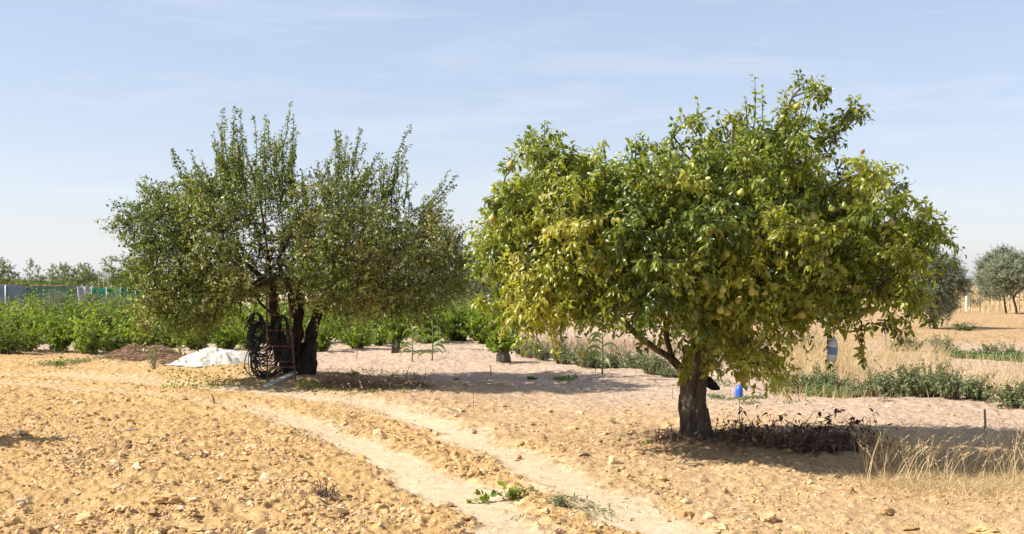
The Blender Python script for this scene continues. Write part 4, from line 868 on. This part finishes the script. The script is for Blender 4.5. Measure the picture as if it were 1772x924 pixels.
def beam(a_, b_, w_, h, name, m_, parent=None, origin=None):
    a_ = np.array(a_, float); b_ = np.array(b_, float); D = unit(b_-a_); S = unit(np.cross(D, [0, 0, 1.])); U_ = np.cross(S, D)
    V = [];  n = 5; rr = np.random.default_rng(1)
    for i in range(n):
        c_ = a_+(b_-a_)*i/(n-1)+rr.normal(0, .002, 3)
        for s, u_ in ((-1, -1), (1, -1), (1, 1), (-1, 1)): V.append(c_+S*s*w_/2+U_*u_*h/2)
    Fq = [(i*4+j, i*4+(j+1) % 4, i*4+4+(j+1) % 4, i*4+4+j) for i in range(n-1) for j in range(4)]+[(3, 2, 1, 0), (n*4-4, n*4-3, n*4-2, n*4-1)]
    return mesh_obj(name, V, Fq, m_, parent, origin if origin is not None else a_, False)
tag(beam(a_, b_, .11, .03, 'plank', M_plank), 'weathered grey plank lying at the foot of the ladder', 'plank')
M_hose = simple('black_hose', (.010, .010, .011), (.02, .02, .022), 10, .42, spec=.5)
def coil(label, cx, cy, rx, ry, d, loops, seed, thick=.011, jit=.12, drop=.0, group='black hose coils hung on the old tree'):
    rs = np.random.default_rng(seed); c_ = at(cx, cy, d); sx_, sz_ = rx/F*d, ry/F*d; pts = []
    for j in range(loops):
        a1 = sx_*rs.uniform(1-jit*2, 1+jit); a2 = sz_*rs.uniform(1-jit*3, 1+jit*.8); ox = rs.normal(0, .14)*sx_; oy = rs.normal(0, .07); yw = rs.normal(0, .07); tl = rs.normal(0, .18); p3 = rs.uniform(-.12, .12)
        t_ = np.linspace(np.pi/2, np.pi/2+2*np.pi, 29)[:-1]; sg = np.sin(t_)
        x = a1*np.cos(t_)*(1-.18*sg)+ox*(1-sg)/2+tl*a2*(1-sg)*.5; z = sz_+rs.normal(0, .012)-a2*(1-sg)*(1+p3*np.cos(t_)); y = oy*(1-sg)/2+yw*np.cos(t_)
        pts.append(np.stack([x, y, z], -1))
    tm = TM(); tube(tm, spline(np.vstack(pts), 2), thick, 6); o = tm.build('hose_coil', M_hose); o.location = c_
    return tag(o, label, 'hose coil', group)
coil('lowest large coil of black irrigation hose hanging behind the ladder\'s left rail', 463, 616, 24, 38, 17.7, 24, 1, .0075, .17)
coil('wide bunch of black hose loops left of the ladder', 452, 590, 20, 32, 17.75, 24, 2, .008, .17)
coil('upper narrow coil of black hose at the top of the bundle', 443, 566, 12, 24, 17.8, 16, 3, .0075, .2)
coil('black hose loop bundle hanging across the old trunk inside the ladder', 490, 585, 15, 38, 17.7, 12, 5, .0075, .22)
coil('single thin hose loop hanging on the right side of the old trunk', 536, 622, 8, 17, 18.1, 2, 4, .006, .08)
for i, (pp, lab) in enumerate([([(436, 560), (433, 590), (430, 625), (434, 652), (446, 640)], 'loose hose end dangling at the far left of the hose coils'), ([(447, 545), (458, 560), (470, 556), (478, 540)], 'short hose length draped over the old trunk above the coils')]):
    tm = TM(); c_ = at(*pp[0], 17.95); tube(tm, spline([at(x_, y_, 17.95) for x_, y_ in pp], 6)-c_, .007, 6); o = tm.build('loose_hose', M_hose); o.location = c_; tag(o, lab, 'hose')

# ------------------------------------------------------------------ bottle trap, blue jug, black bundle, stakes
def lathe(prof, k=20):
    V = [(r_*math.cos(j*2*np.pi/k), r_*math.sin(j*2*np.pi/k), z_) for r_, z_ in prof for j in range(k)]; n = len(prof)
    i = np.arange(n-1)[:, None]*k; j = np.arange(k)[None]; j2 = (j+1) % k
    return np.array(V), np.stack([i+j, i+j2, i+k+j2, i+k+j], -1).reshape(-1, 4)
m, t, p = mat('cloudy_plastic'); p.inputs['Base Color'].default_value = (.55, .58, .60, 1); p.inputs['Roughness'].default_value = .3; p.inputs['Transmission Weight'].default_value = .45; M_clear = m
M_bluel = simple('faded_blue_label', (.08, .15, .28), (.16, .24, .38), 40, .6)
M_steel = simple('dull_wire', (.25, .24, .22), (.4, .38, .35), 20, .5, metal=.6)
dB = 9.25; top = at(1442, 582, dB); bot = at(1439, 626, dB); Hb = top[2]-bot[2]; root = tag(empty('bottle_trap', bot), 'cloudy plastic bottle with blue band hanging from a low pear branch', 'bottle'); root.rotation_euler = (0, R(5), 0)
Rb = .040
V, Fq = lathe([(.001, 0), (Rb*.8, .002), (Rb, .015), (Rb, Hb*.28)]); mesh_obj('bottle_base', V, Fq, M_clear, root)
V, Fq = lathe([(Rb*1.01, Hb*.28), (Rb*1.03, Hb*.30), (Rb*1.03, Hb*.56), (Rb*1.01, Hb*.58)]); mesh_obj('blue_band', V, Fq, M_bluel, root)
V, Fq = lathe([(Rb, Hb*.58), (Rb*.98, Hb*.74), (Rb*.7, Hb*.86), (Rb*.36, Hb*.94), (Rb*.34, Hb*.99), (.001, Hb)]); mesh_obj('bottle_shoulder', V, Fq, M_clear, root)
tm = TM(); tube(tm, [(0, 0, Hb*.97), (.01, .01, Hb+.06), (.0, .02, Hb+.13)], .002, 5); tm.build('hanging_wire', M_steel, root)
M_blue = simple('blue_plastic', (.02, .10, .50), (.03, .14, .60), 6, .4, spec=.5)
g_ = gpt(1279, 682); root = tag(empty('blue_jug', (g_[0], g_[1], Hs(*g_)-.01)), 'small bright blue plastic jug standing on the soil right of the pear trunk', 'jug')
V, Fq = lathe([(.001, 0), (.050, .002), (.054, .02), (.052, .12), (.040, .15), (.022, .165), (.022, .185), (.001, .186)]); mesh_obj('jug_body', V, Fq, M_blue, root)
tm = TM(); tube(tm, spline([(-.048, 0, .12), (-.085, 0, .12), (-.082, 0, .05), (-.05, 0, .03)], 5), .008, 8); tm.build('handle', simple('white_plastic', (.6, .62, .64)), root)
# black thing sticking out behind the trunk
M_black = simple('black_rubber', (.008, .008, .009), (.016, .016, .018), 20, .55)
tm = TM(); pts = spline([at(1200, 650, 10.86), at(1222, 659, 10.86), at(1234, 667, 10.85), at(1246, 673, 10.83)], 6); c_ = pts[0].copy()
tube(tm, pts-c_, np.interp(np.linspace(0, 1, len(pts)), [0, .4, .75, 1], [.03, .055, .045, .012]), 12, rough=.2)
o = tm.build('black_bundle', M_black); o.location = c_; tag(o, 'black lumpy bundle wedged behind the pear trunk, pointing right', 'bundle')
def stake(name, label, px, py, top, m_, w_=.02, lean=(0, 0), cat='stake', knob=False):
    g_ = gpt(px, py); z0 = Hs(*g_); h = CAMH-(top-HY)/F*g_[1]-z0; tm = TM()
    tube(tm, spline([(0, 0, -.05), (lean[0]*h*.45+.004, 0, h*.5), (lean[0]*h, lean[1]*h, h)], 4), np.linspace(w_, w_*.8, 9), 7, rough=.3)
    if knob: tube(tm, [(lean[0]*h, 0, h), (lean[0]*h, 0, h+.05), (lean[0]*h, 0, h+.06)], [w_*2, w_*2, w_*.6], 8)
    o = tm.build(name, m_); o.location = (g_[0], g_[1], z0); return tag(o, label, cat)
M_wood = simple('stake_wood', (.26, .17, .11), (.42, .30, .21), 20, .9, stretch=(1, 1, .2))
M_white = simple('white_paint', (.72, .72, .73), (.8, .8, .8), 6, .6)
M_galv = simple('galvanised', (.20, .21, .22), (.30, .31, .32), 12, .5, metal=.3)
stake('wooden_stake', 'short wooden stake on the pale soil before the right-hand plants', 1704, 746, 708, M_wood, .014)
stake('metal_stake', 'pale metal stake with a knob among plants beyond the pear crown', 1532, 613, 577, M_galv, .018, knob=True)
stake('white_post', 'white painted post in the dry field left of the far olives', 1672, 539, 497, M_white, .055, cat='post')
stake('wooden_stake', 'thin dark stake right of the old tree\'s shadow', 849, 648, 632, M_wood, .010)
stake('bare_stick', 'bare dry stem standing before the old tree\'s shadow', 818, 706, 684, M_grey_twig, .005, (.05, 0), 'stem')
stake('bare_stick', 'thin tall dry stem left of the bright weed mat', 1341, 678, 615, M_wood, .007, (-.1, 0), 'stem')
stake('bare_stick', 'small leaning dry stem before the tall dry grass stalk', 1357, 682, 664, M_brown_twig, .007, (.35, 0), 'stem')
stake('bare_stick', 'short dead stick poking from the clods left of the track', 371, 695, 682, M_brown_twig, .012, (-.35, 0), 'stick')
stake('bare_stick', 'pale forked dead stick on soil right of the old trunk', 616, 620, 602, M_grey_twig, .010, (.2, 0), 'stick')
stake('bare_stick', 'thin stem just left of the pear trunk on pale soil', 1163, 684, 664, M_wood, .006, (0, 0), 'stem')

# ------------------------------------------------------------------ net fence far left, wire fence far right
def net_mat(name, c1, c2):
    m, t, p = mat(name); tc_ = nd(t, 'ShaderNodeTexCoord'); n_ = nd(t, 'ShaderNodeTexNoise', i_Scale=1.4, i_Detail=5); t.links.new(tc_.outputs['Object'], n_.inputs['Vector'])
    wv = nd(t, 'ShaderNodeTexWave', i_Scale=6, i_Distortion=2, bands_direction='Z'); t.links.new(tc_.outputs['Object'], wv.inputs['Vector'])
    ad_ = nd(t, 'ShaderNodeMath', operation='MULTIPLY_ADD', i_1=.25); t.links.new(wv.outputs['Fac'], ad_.inputs[0]); t.links.new(n_.outputs[0], ad_.inputs[2])
    t.links.new(ramp(t, ad_.outputs[0], [(.4, c1), (.8, c2)]), p.inputs['Base Color']); p.inputs['Roughness'].default_value = .9; p.inputs['Specular IOR Level'].default_value = .05; return m
M_nblue = net_mat('blue_grey_net', (.022, .032, .042), (.045, .06, .078)); M_ndark = net_mat('dark_green_net', (.008, .022, .018), (.02, .042, .034)); M_ngreen = net_mat('green_net', (.006, .05, .028), (.012, .085, .048))
def net_panel(a_, b_, h, m_, root, ro, seed):
    n = 26; s = np.linspace(0, 1, n); zz = np.linspace(0, 1, 7); P = a_[None]+(b_-a_)[None]*s[:, None]; L_ = np.linalg.norm(b_-a_)
    V = []
    for i in range(n):
        for z_ in zz: V.append((P[i, 0], P[i, 1]+.06*math.sin(i*.9+z_*3+seed), z_*h*(1-.02*abs(math.sin(s[i]*L_/2.5*np.pi)))))
    ii = np.arange(n*7).reshape(n, 7); o = mesh_obj('net_panel', np.array(V), np.stack([ii[:-1, :-1], ii[1:, :-1], ii[1:, 1:], ii[:-1, 1:]], -1).reshape(-1, 4), m_, root, ro)
    md = o.modifiers.new('thickness', 'SOLIDIFY'); md.thickness = .01
pA, pB, pC = np.array([X_(-180, 84), 84.]), np.array([X_(49, 69), 69.]), np.array([X_(139, 60), 60.])
root = tag(empty('net_fence', (pB[0], pB[1], 0)), 'long fence hung with blue-grey and dark green shade netting at far left', 'fence'); ro = np.array([pB[0], pB[1], 0])
net_panel(pA, pB, 1.42, M_nblue, root, ro, 1); net_panel(pB+(pC-pB)*.004, pC, 1.38, M_ndark, root, ro, 2)
for q, (P, m_) in enumerate([(pA+(pB-pA)*s_, M_galv) for s_ in (.2, .5, .86)]+[(pB+(pC-pB)*s_, M_galv) for s_ in (.02, .35, .62, .98)]):
    tm = TM(); c3 = np.array([P[0], P[1]-.12, 0]); tube(tm, [c3+np.array([0, .25 if q != 2 else 0, 0]), c3+np.array([0, .25 if q != 2 else 0, 1.36])], .05 if q == 2 else .025, 8); tm.build('post', M_white if q == 2 else m_, root, ro)
tm = TM(); 
for a_, b_, h in ((pA, pB, 1.40), (pB, pC, 1.34)): tube(tm, [np.array([*a_, h]), np.array([*b_, h])], .025, 6)
tm.build('top_rail', M_rust, root, ro)
pD, pE = np.array([X_(160, 55), 55.]), np.array([X_(262, 53), 53.])
root = tag(empty('net_fence', (pD[0], pD[1], 0)), 'bright green shade net fence disappearing behind the old fruit tree', 'fence'); ro = np.array([pD[0], pD[1], 0])
net_panel(pD, pE, 1.27, M_ngreen, root, ro, 3)
for s_ in (0, .26, .5, .75, 1):
    P = pD+(pE-pD)*s_; c3 = np.array([P[0], P[1]-.12, 0]); tm = TM(); tube(tm, [c3, c3+np.array([0, 0, 1.33])], .03, 8); tm.build('post', M_galv, root, ro)
# thin poles between the nets
for px, top, lab in [(171, 470, 'leftmost of the thin bare poles above the gap in the nets'), (179, 467, 'middle one of the thin bare poles above the gap in the nets'), (187, 476, 'rightmost of the thin bare poles above the gap in the nets')]:
    dd = 62; tm = TM(); h = CAMH+(HY-top)/F*dd; tube(tm, [(0, 0, 0), (.03, 0, h*.5), (.0, 0, h)], .025, 6); o = tm.build('thin_pole', M_grey_twig); o.location = (X_(px, dd), dd, 0); tag(o, lab, 'pole')
# pale sheet in the gap
tm = TM(); V = []; 
for i in range(12):
    for j in range(10): V.append((-.45+.9*i/11, .08*math.sin(i*1.3+j*.5), 1.35*j/9*(1-.06*math.sin(i*1.7))))
ii = np.arange(120).reshape(12, 10); o = mesh_obj('plastic_sheet', np.array(V), np.stack([ii[:-1, :-1], ii[1:, :-1], ii[1:, 1:], ii[:-1, 1:]], -1).reshape(-1, 4), simple('dusty_sheet', (.18, .19, .19), (.30, .31, .31), 3, .6))
o.location = (X_(149, 57.5), 57.5, 0); tag(o, 'pale dusty plastic sheet hanging in the gap between the nets', 'plastic sheet'); o.modifiers.new('thickness', 'SOLIDIFY').thickness = .01
# wire fence at the field's edge
root = tag(empty('wire_fence', (X_(1700, 58), 58, 0)), 'low rusty wire fence along the near edge of the dry field', 'fence'); ro = np.array([X_(1700, 58), 58, 0])
fx = np.arange(1560, 1860, 17.)
for q in fx:
    tm = TM(); c3 = np.array([X_(q, 58), 58, -.05]); tube(tm, [c3, c3+np.array([.02, 0, 1.0])], .016, 5); tm.build('post', M_rust, root, ro)
tm = TM()
for z_ in (.3, .6, .9): tube(tm, [np.array([X_(fx[0], 58), 58, z_]), np.array([X_(fx[-1], 58), 58, z_])], .006, 4)
tm.build('wire', M_rust, root, ro)
dd = 75; a_, b_ = at(1681, 500, dd), at(1695, 478, dd); tm = TM(); tube(tm, [np.zeros(3)-np.array([.25, 0, a_[2]-0.]), b_-a_], .04, 6); o = tm.build('leaning_pole', M_wood); o.location = a_; tag(o, 'leaning wooden pole above the dry field right of the white post', 'pole')

# trees and scrub some way behind the nets
rs = np.random.default_rng(98); tm = TM()
for i in range(230):
    y = rs.uniform(110, 190); x = (rs.uniform(-60, 900)-CX)/F*y; k = 110; r_ = rs.uniform(.8, 1.5); c_ = np.array([x, y, .9]); P = c_+unit(rs.normal(0, 1, (k, 3)))*np.array([r_, r_, r_*.75])*rs.uniform(.5, 1, (k, 1)); P[:, 2] = np.abs(P[:, 2])
    leaves(tm, P, rs.normal(0, 1, (k, 3)), rs.normal(0, 1, (k, 3)), .34, .26, tint=np.clip(rs.normal(.4, .25, k), 0, 1), fine=False)
tag(tm.build('scrub_belt', M_far_leaf, None, np.array([-50., 150, 0]), True), 'ragged belt of green scrub behind the net fences', 'scrub', kind='stuff')
# far scrub along the horizon
rs = np.random.default_rng(99)
tm = TM()
for i in range(420):
    y = rs.uniform(420, 800); x = rs.uniform(-.62, .62)*y; k = 60; r_ = rs.uniform(1.2, 2.4); c_ = np.array([x, y, r_*.45]); P = c_+unit(rs.normal(0, 1, (k, 3)))*np.array([r_, r_, r_*.75]); P[:, 2] = np.abs(P[:, 2])
    leaves(tm, P, rs.normal(0, 1, (k, 3)), rs.normal(0, 1, (k, 3)), 1.1, .9, tint=np.clip(rs.normal(.3, .2, k), 0, 1), fine=False)
tag(tm.build('distant_scrub', M_olive_leaf, None, np.array([0., 300, 0]), True), 'dark band of far-off scrub along the horizon', 'scrub', kind='stuff')
for px, py, s_, lab in [(1640, 541, 1.6, 'low grey bush at the field edge beside the near olive'), (1688, 533, 1.5, 'small dark bush in the dry field right of the white post')]:
    sh_ = make_shrub('field_bush', int(px), M_brown_twig, M_olive_leaf, rx=.7, ry=.5, h=.75, nsh=90, nlf=14, L=.09, Wd=.03); put(sh_, px, py, s_*.7, s_*.8, 0, lab, 'bush')

# ------------------------------------------------------------------ clods, stones, fallen pears
rs = np.random.default_rng(55)
def ico(sub):
    import bmesh
    bm = bmesh.new(); bmesh.ops.create_icosphere(bm, subdivisions=sub, radius=1); bm.verts.ensure_lookup_table()
    V = np.array([v.co[:] for v in bm.verts]); Fc = np.array([[v.index for v in f.verts] for f in bm.faces]); bm.free(); return V, Fc
def clod_var(V, rs, a_=.5):
    n = unit(V); k = rs.normal(0, 1, (5, 3)); ph = rs.uniform(0, 6, 5); d_ = 1+a_*np.mean([np.sin(n@k[i]*2.4+ph[i]) for i in range(5)], 0)*1.6+rs.normal(0, .12, len(n))
    return n*d_[:, None]*np.array([1, rs.uniform(.6, 1), rs.uniform(.45, .8)])
M_clod = tint_mat('dry_clod', [(0, (.20, .13, .08)), (.3, (.38, .235, .105)), (.6, (.525, .34, .152)), (1, (.60, .46, .29))], .95, .08, .35, 25)
def scatter_clods(n, smin, smax, sub, y0, y1, power, dens):
    V0, F0 = ico(sub); var = [clod_var(V0, rs) for _ in range(14)]
    y = y0*(y1/y0)**rs.random(n*3); x = rs.uniform(-1, 1, n*3)*(y*.52+.8)
    tr, dd = tracks(x, y); oc = ochre(x, y)
    cl_ = sstep(.40, .58, fbm(x*1.1, y*1.1, 3, 71)); pr_ = np.maximum((1-tr)**2, .05)*(.16+.84*oc*side(x, y)**1.6)*(.15+.85*cl_)
    left_ = 1 if True else np.where(x < np.interp(y, TRA[::-1, 1][np.argsort(TRA[::-1, 1])], TRA[::-1, 0][np.argsort(TRA[::-1, 1])]), 1.0, .62); pr_ *= left_
    keep = rs.random(n*3) < pr_; x, y = x[keep][:n], y[keep][:n]; m_ = len(x)
    s = smin*(1-rs.random(m_)*(1-(smin/smax)**power))**(-1/power)*1.12; z = H(x, y)
    vi = rs.integers(14, size=m_); tm = TM()
    for v in range(14):
        q = vi == v; k = q.sum(); an = rs.uniform(0, 6.28, k); c_, sn = np.cos(an), np.sin(an); W = var[v][None]*s[q][:, None, None]
        Vx = W[..., 0]*c_[:, None]-W[..., 1]*sn[:, None]+x[q][:, None]; Vy = W[..., 0]*sn[:, None]+W[..., 1]*c_[:, None]+y[q][:, None]; Vz = W[..., 2]+z[q][:, None]+s[q][:, None]*rs.uniform(-.45, .15, k)[:, None]
        tm.add(np.stack([Vx, Vy, Vz], -1).reshape(-1, 3), (np.arange(k)[:, None, None]*len(V0)+F0[None]).reshape(-1, 3), np.repeat(np.clip(rs.normal(.55, .24, k), 0, 1), len(V0)))
    return tm
tm = scatter_clods(60000, .005, .022, 1, 6.3, 18, 1.6, 1); a1 = tm.arr()
tm2 = scatter_clods(2300, .018, .060, 2, 6.3, 19, 2.8, 1); a2 = tm2.arr()
tm = TM(); tm.add(*a1); tm.add(*a2)
tag(tm.build('soil_clods', M_clod, None, np.array([0., 10, 0]), False), 'countless dry ochre clods strewn over the ploughed sandy soil', 'clods', kind='stuff')
M_stone = tint_mat('pale_stone', [(0, (.20, .155, .11)), (.5, (.40, .32, .21)), (1, (.55, .45, .32))], .9, .15, .3, 18)
for px, py, s_, tn, fl, lab in [(226, 748, .050, .15, .6, 'grey weathered stone among clods in the left foreground'), (282, 764, .05, .2, .9, 'upright greyish lump right of the grey stone'), (38, 757, .085, .1, .8, 'dark grey lump in the shadow at the left edge'),
  (345, 918, .10, .5, .45, 'large pale flat clod at the bottom edge, left of centre'), (330, 900, .05, .55, 1.0, 'upright pale clod above the large flat clod at the bottom'), (290, 880, .07, .6, .8, 'brown clod with dark shadow in the lower left'), (185, 878, .06, .5, .7, 'broad ochre clod in the lower left'), (150, 892, .07, .6, .9, 'ochre clod left of the broad one in the lower left'), (210, 882, .05, .8, 1.0, 'pale upright clod right of the broad ochre clod'),
  (40, 905, .09, .35, .7, 'greyish brown lump near the lower left corner'), (1578, 903, .055, .32, .4, 'dark flat clod at lower right of the bare soil'), (1700, 910, .09, .6, .4, 'large pale clod near the lower right corner'), (1532, 880, .06, .4, .8, 'brown clod below the short dry grass'), (1330, 890, .045, .7, .7, 'pale round clod in the lower right foreground'), (805, 908, .06, .4, .8, 'dark topped clod beside the near end of the left wheel track'), (735, 742, .06, .45, .8, 'brown clod at the head of the ridge between the wheel tracks'),
  (270, 815, .06, .65, .4, 'pale flat clod in the middle of the left foreground'), (240, 812, .065, .5, .7, 'ochre clod just left of the pale flat clod')]:
    V0, F0 = ico(3); V = clod_var(V0, rs, .5)*s_*np.array([1, 1, fl]); V += unit(V)*(vn(V[:, 0]*60, V[:, 1]*60+V[:, 2]*45, 3)-.5)[:, None]*.25*s_; g_ = gpt(px, py); tm = TM(); tm.add(V, F0, tn)
    o = tm.build('clod' if tn > .3 else 'stone', M_stone if tn < .3 else M_clod, None, None, False); o.location = (g_[0], g_[1], Hs(*g_)+s_*fl*.3); tag(o, lab, 'clod' if tn > .3 else 'stone', 'large clods and stones')
fal = [(1070, 768, 'green fallen pear on the sand left of the pear trunk', 0), (1116, 790, 'small brownish fallen pear left of the pear trunk, nearest the camera there', 3), (1371, 790, 'small green fallen pear before the brush pile', 0), (1344, 802, 'reddish fallen pear at the shadow\'s edge before the brush pile', 4), (902, 798, 'brown rotting pear in the right wheel track', 4), (906, 776, 'brown fallen pear at the right edge of the track', 4), (826, 749, 'dark brown fallen pear farthest up the right wheel track', 4), (944, 768, 'orange fallen pear on soil right of the tracks', 3), (970, 792, 'tiny dark fallen pear left of the green one', 4), (1126, 776, 'yellowish fallen pear close to the pear trunk', 2), (1036, 770, 'brown fallen pear beside the green one', 4), (733, 742, None, 4), (234, 675, 'red fallen fruit on the pale track at left', 4), (944, 839, None, 4)]
M_rot = simple('rotting_skin', (.14, .07, .03), (.34, .18, .07), 25, .6)
for px, py, lab, v in fal:
    if lab is None: continue
    g_ = gpt(px, py); o = bpy.data.objects.new('fallen_pear', pear_me[v] if v < 3 else pear_me[v].copy()); col.objects.link(o)
    if v >= 3: o.data.materials[0] = M_rot if 'red' not in lab else M_pear
    s_ = rs.uniform(.5, .75) if v >= 3 else .85; o.scale = (s_,)*3; o.rotation_euler = (R(85), 0, rs.uniform(0, 6)); o.location = (g_[0], g_[1], Hs(*g_)+.03*s_); tag(o, lab, 'pear', 'fallen pears on the sand')
# windfalls below the old tree: too many to count
tm = TM(); V0, F0 = ico(1); k = 420
P2 = np.vstack([scat(280, 480, 642, 672, k*3//4, rs), scat(540, 700, 668, 685, k//4, rs)])
V = V0[None]*rs.uniform(.014, .026, (k, 1, 1))+np.column_stack([P2, H(P2[:, 0], P2[:, 1])+.012])[:, None]
tm.add(V.reshape(-1, 3), (np.arange(k)[:, None, None]*len(V0)+F0[None]).reshape(-1, 3), np.repeat(np.clip(rs.normal(.55, .2, k), 0, 1), len(V0)))
tag(tm.build('windfall_fruit', M_pear, None, np.array([*gpt(400, 655), 0]), True), 'carpet of small yellow windfalls below the old fruit tree', 'fruit', kind='stuff')

# ------------------------------------------------------------------ the air
HAZE = 6e-5
if HAZE:
    V = np.array([(x, y, z) for z in (-60, 160) for y in (-300, 8200) for x in (-4300, 4300)], float)
    m, t, p = mat('haze_air'); t.nodes.remove(p); pv = nd(t, 'ShaderNodeVolumePrincipled'); pv.inputs['Density'].default_value = HAZE; pv.inputs['Color'].default_value = (.86, .92, 1, 1); pv.inputs['Anisotropy'].default_value = .3
    t.links.new(pv.outputs[0], t.nodes['Material Output'].inputs['Volume'])
    tag(mesh_obj('haze', V, [(0, 2, 3, 1), (4, 5, 7, 6), (0, 1, 5, 4), (2, 6, 7, 3), (0, 4, 6, 2), (1, 3, 7, 5)], m, smooth=False), kind='stuff')
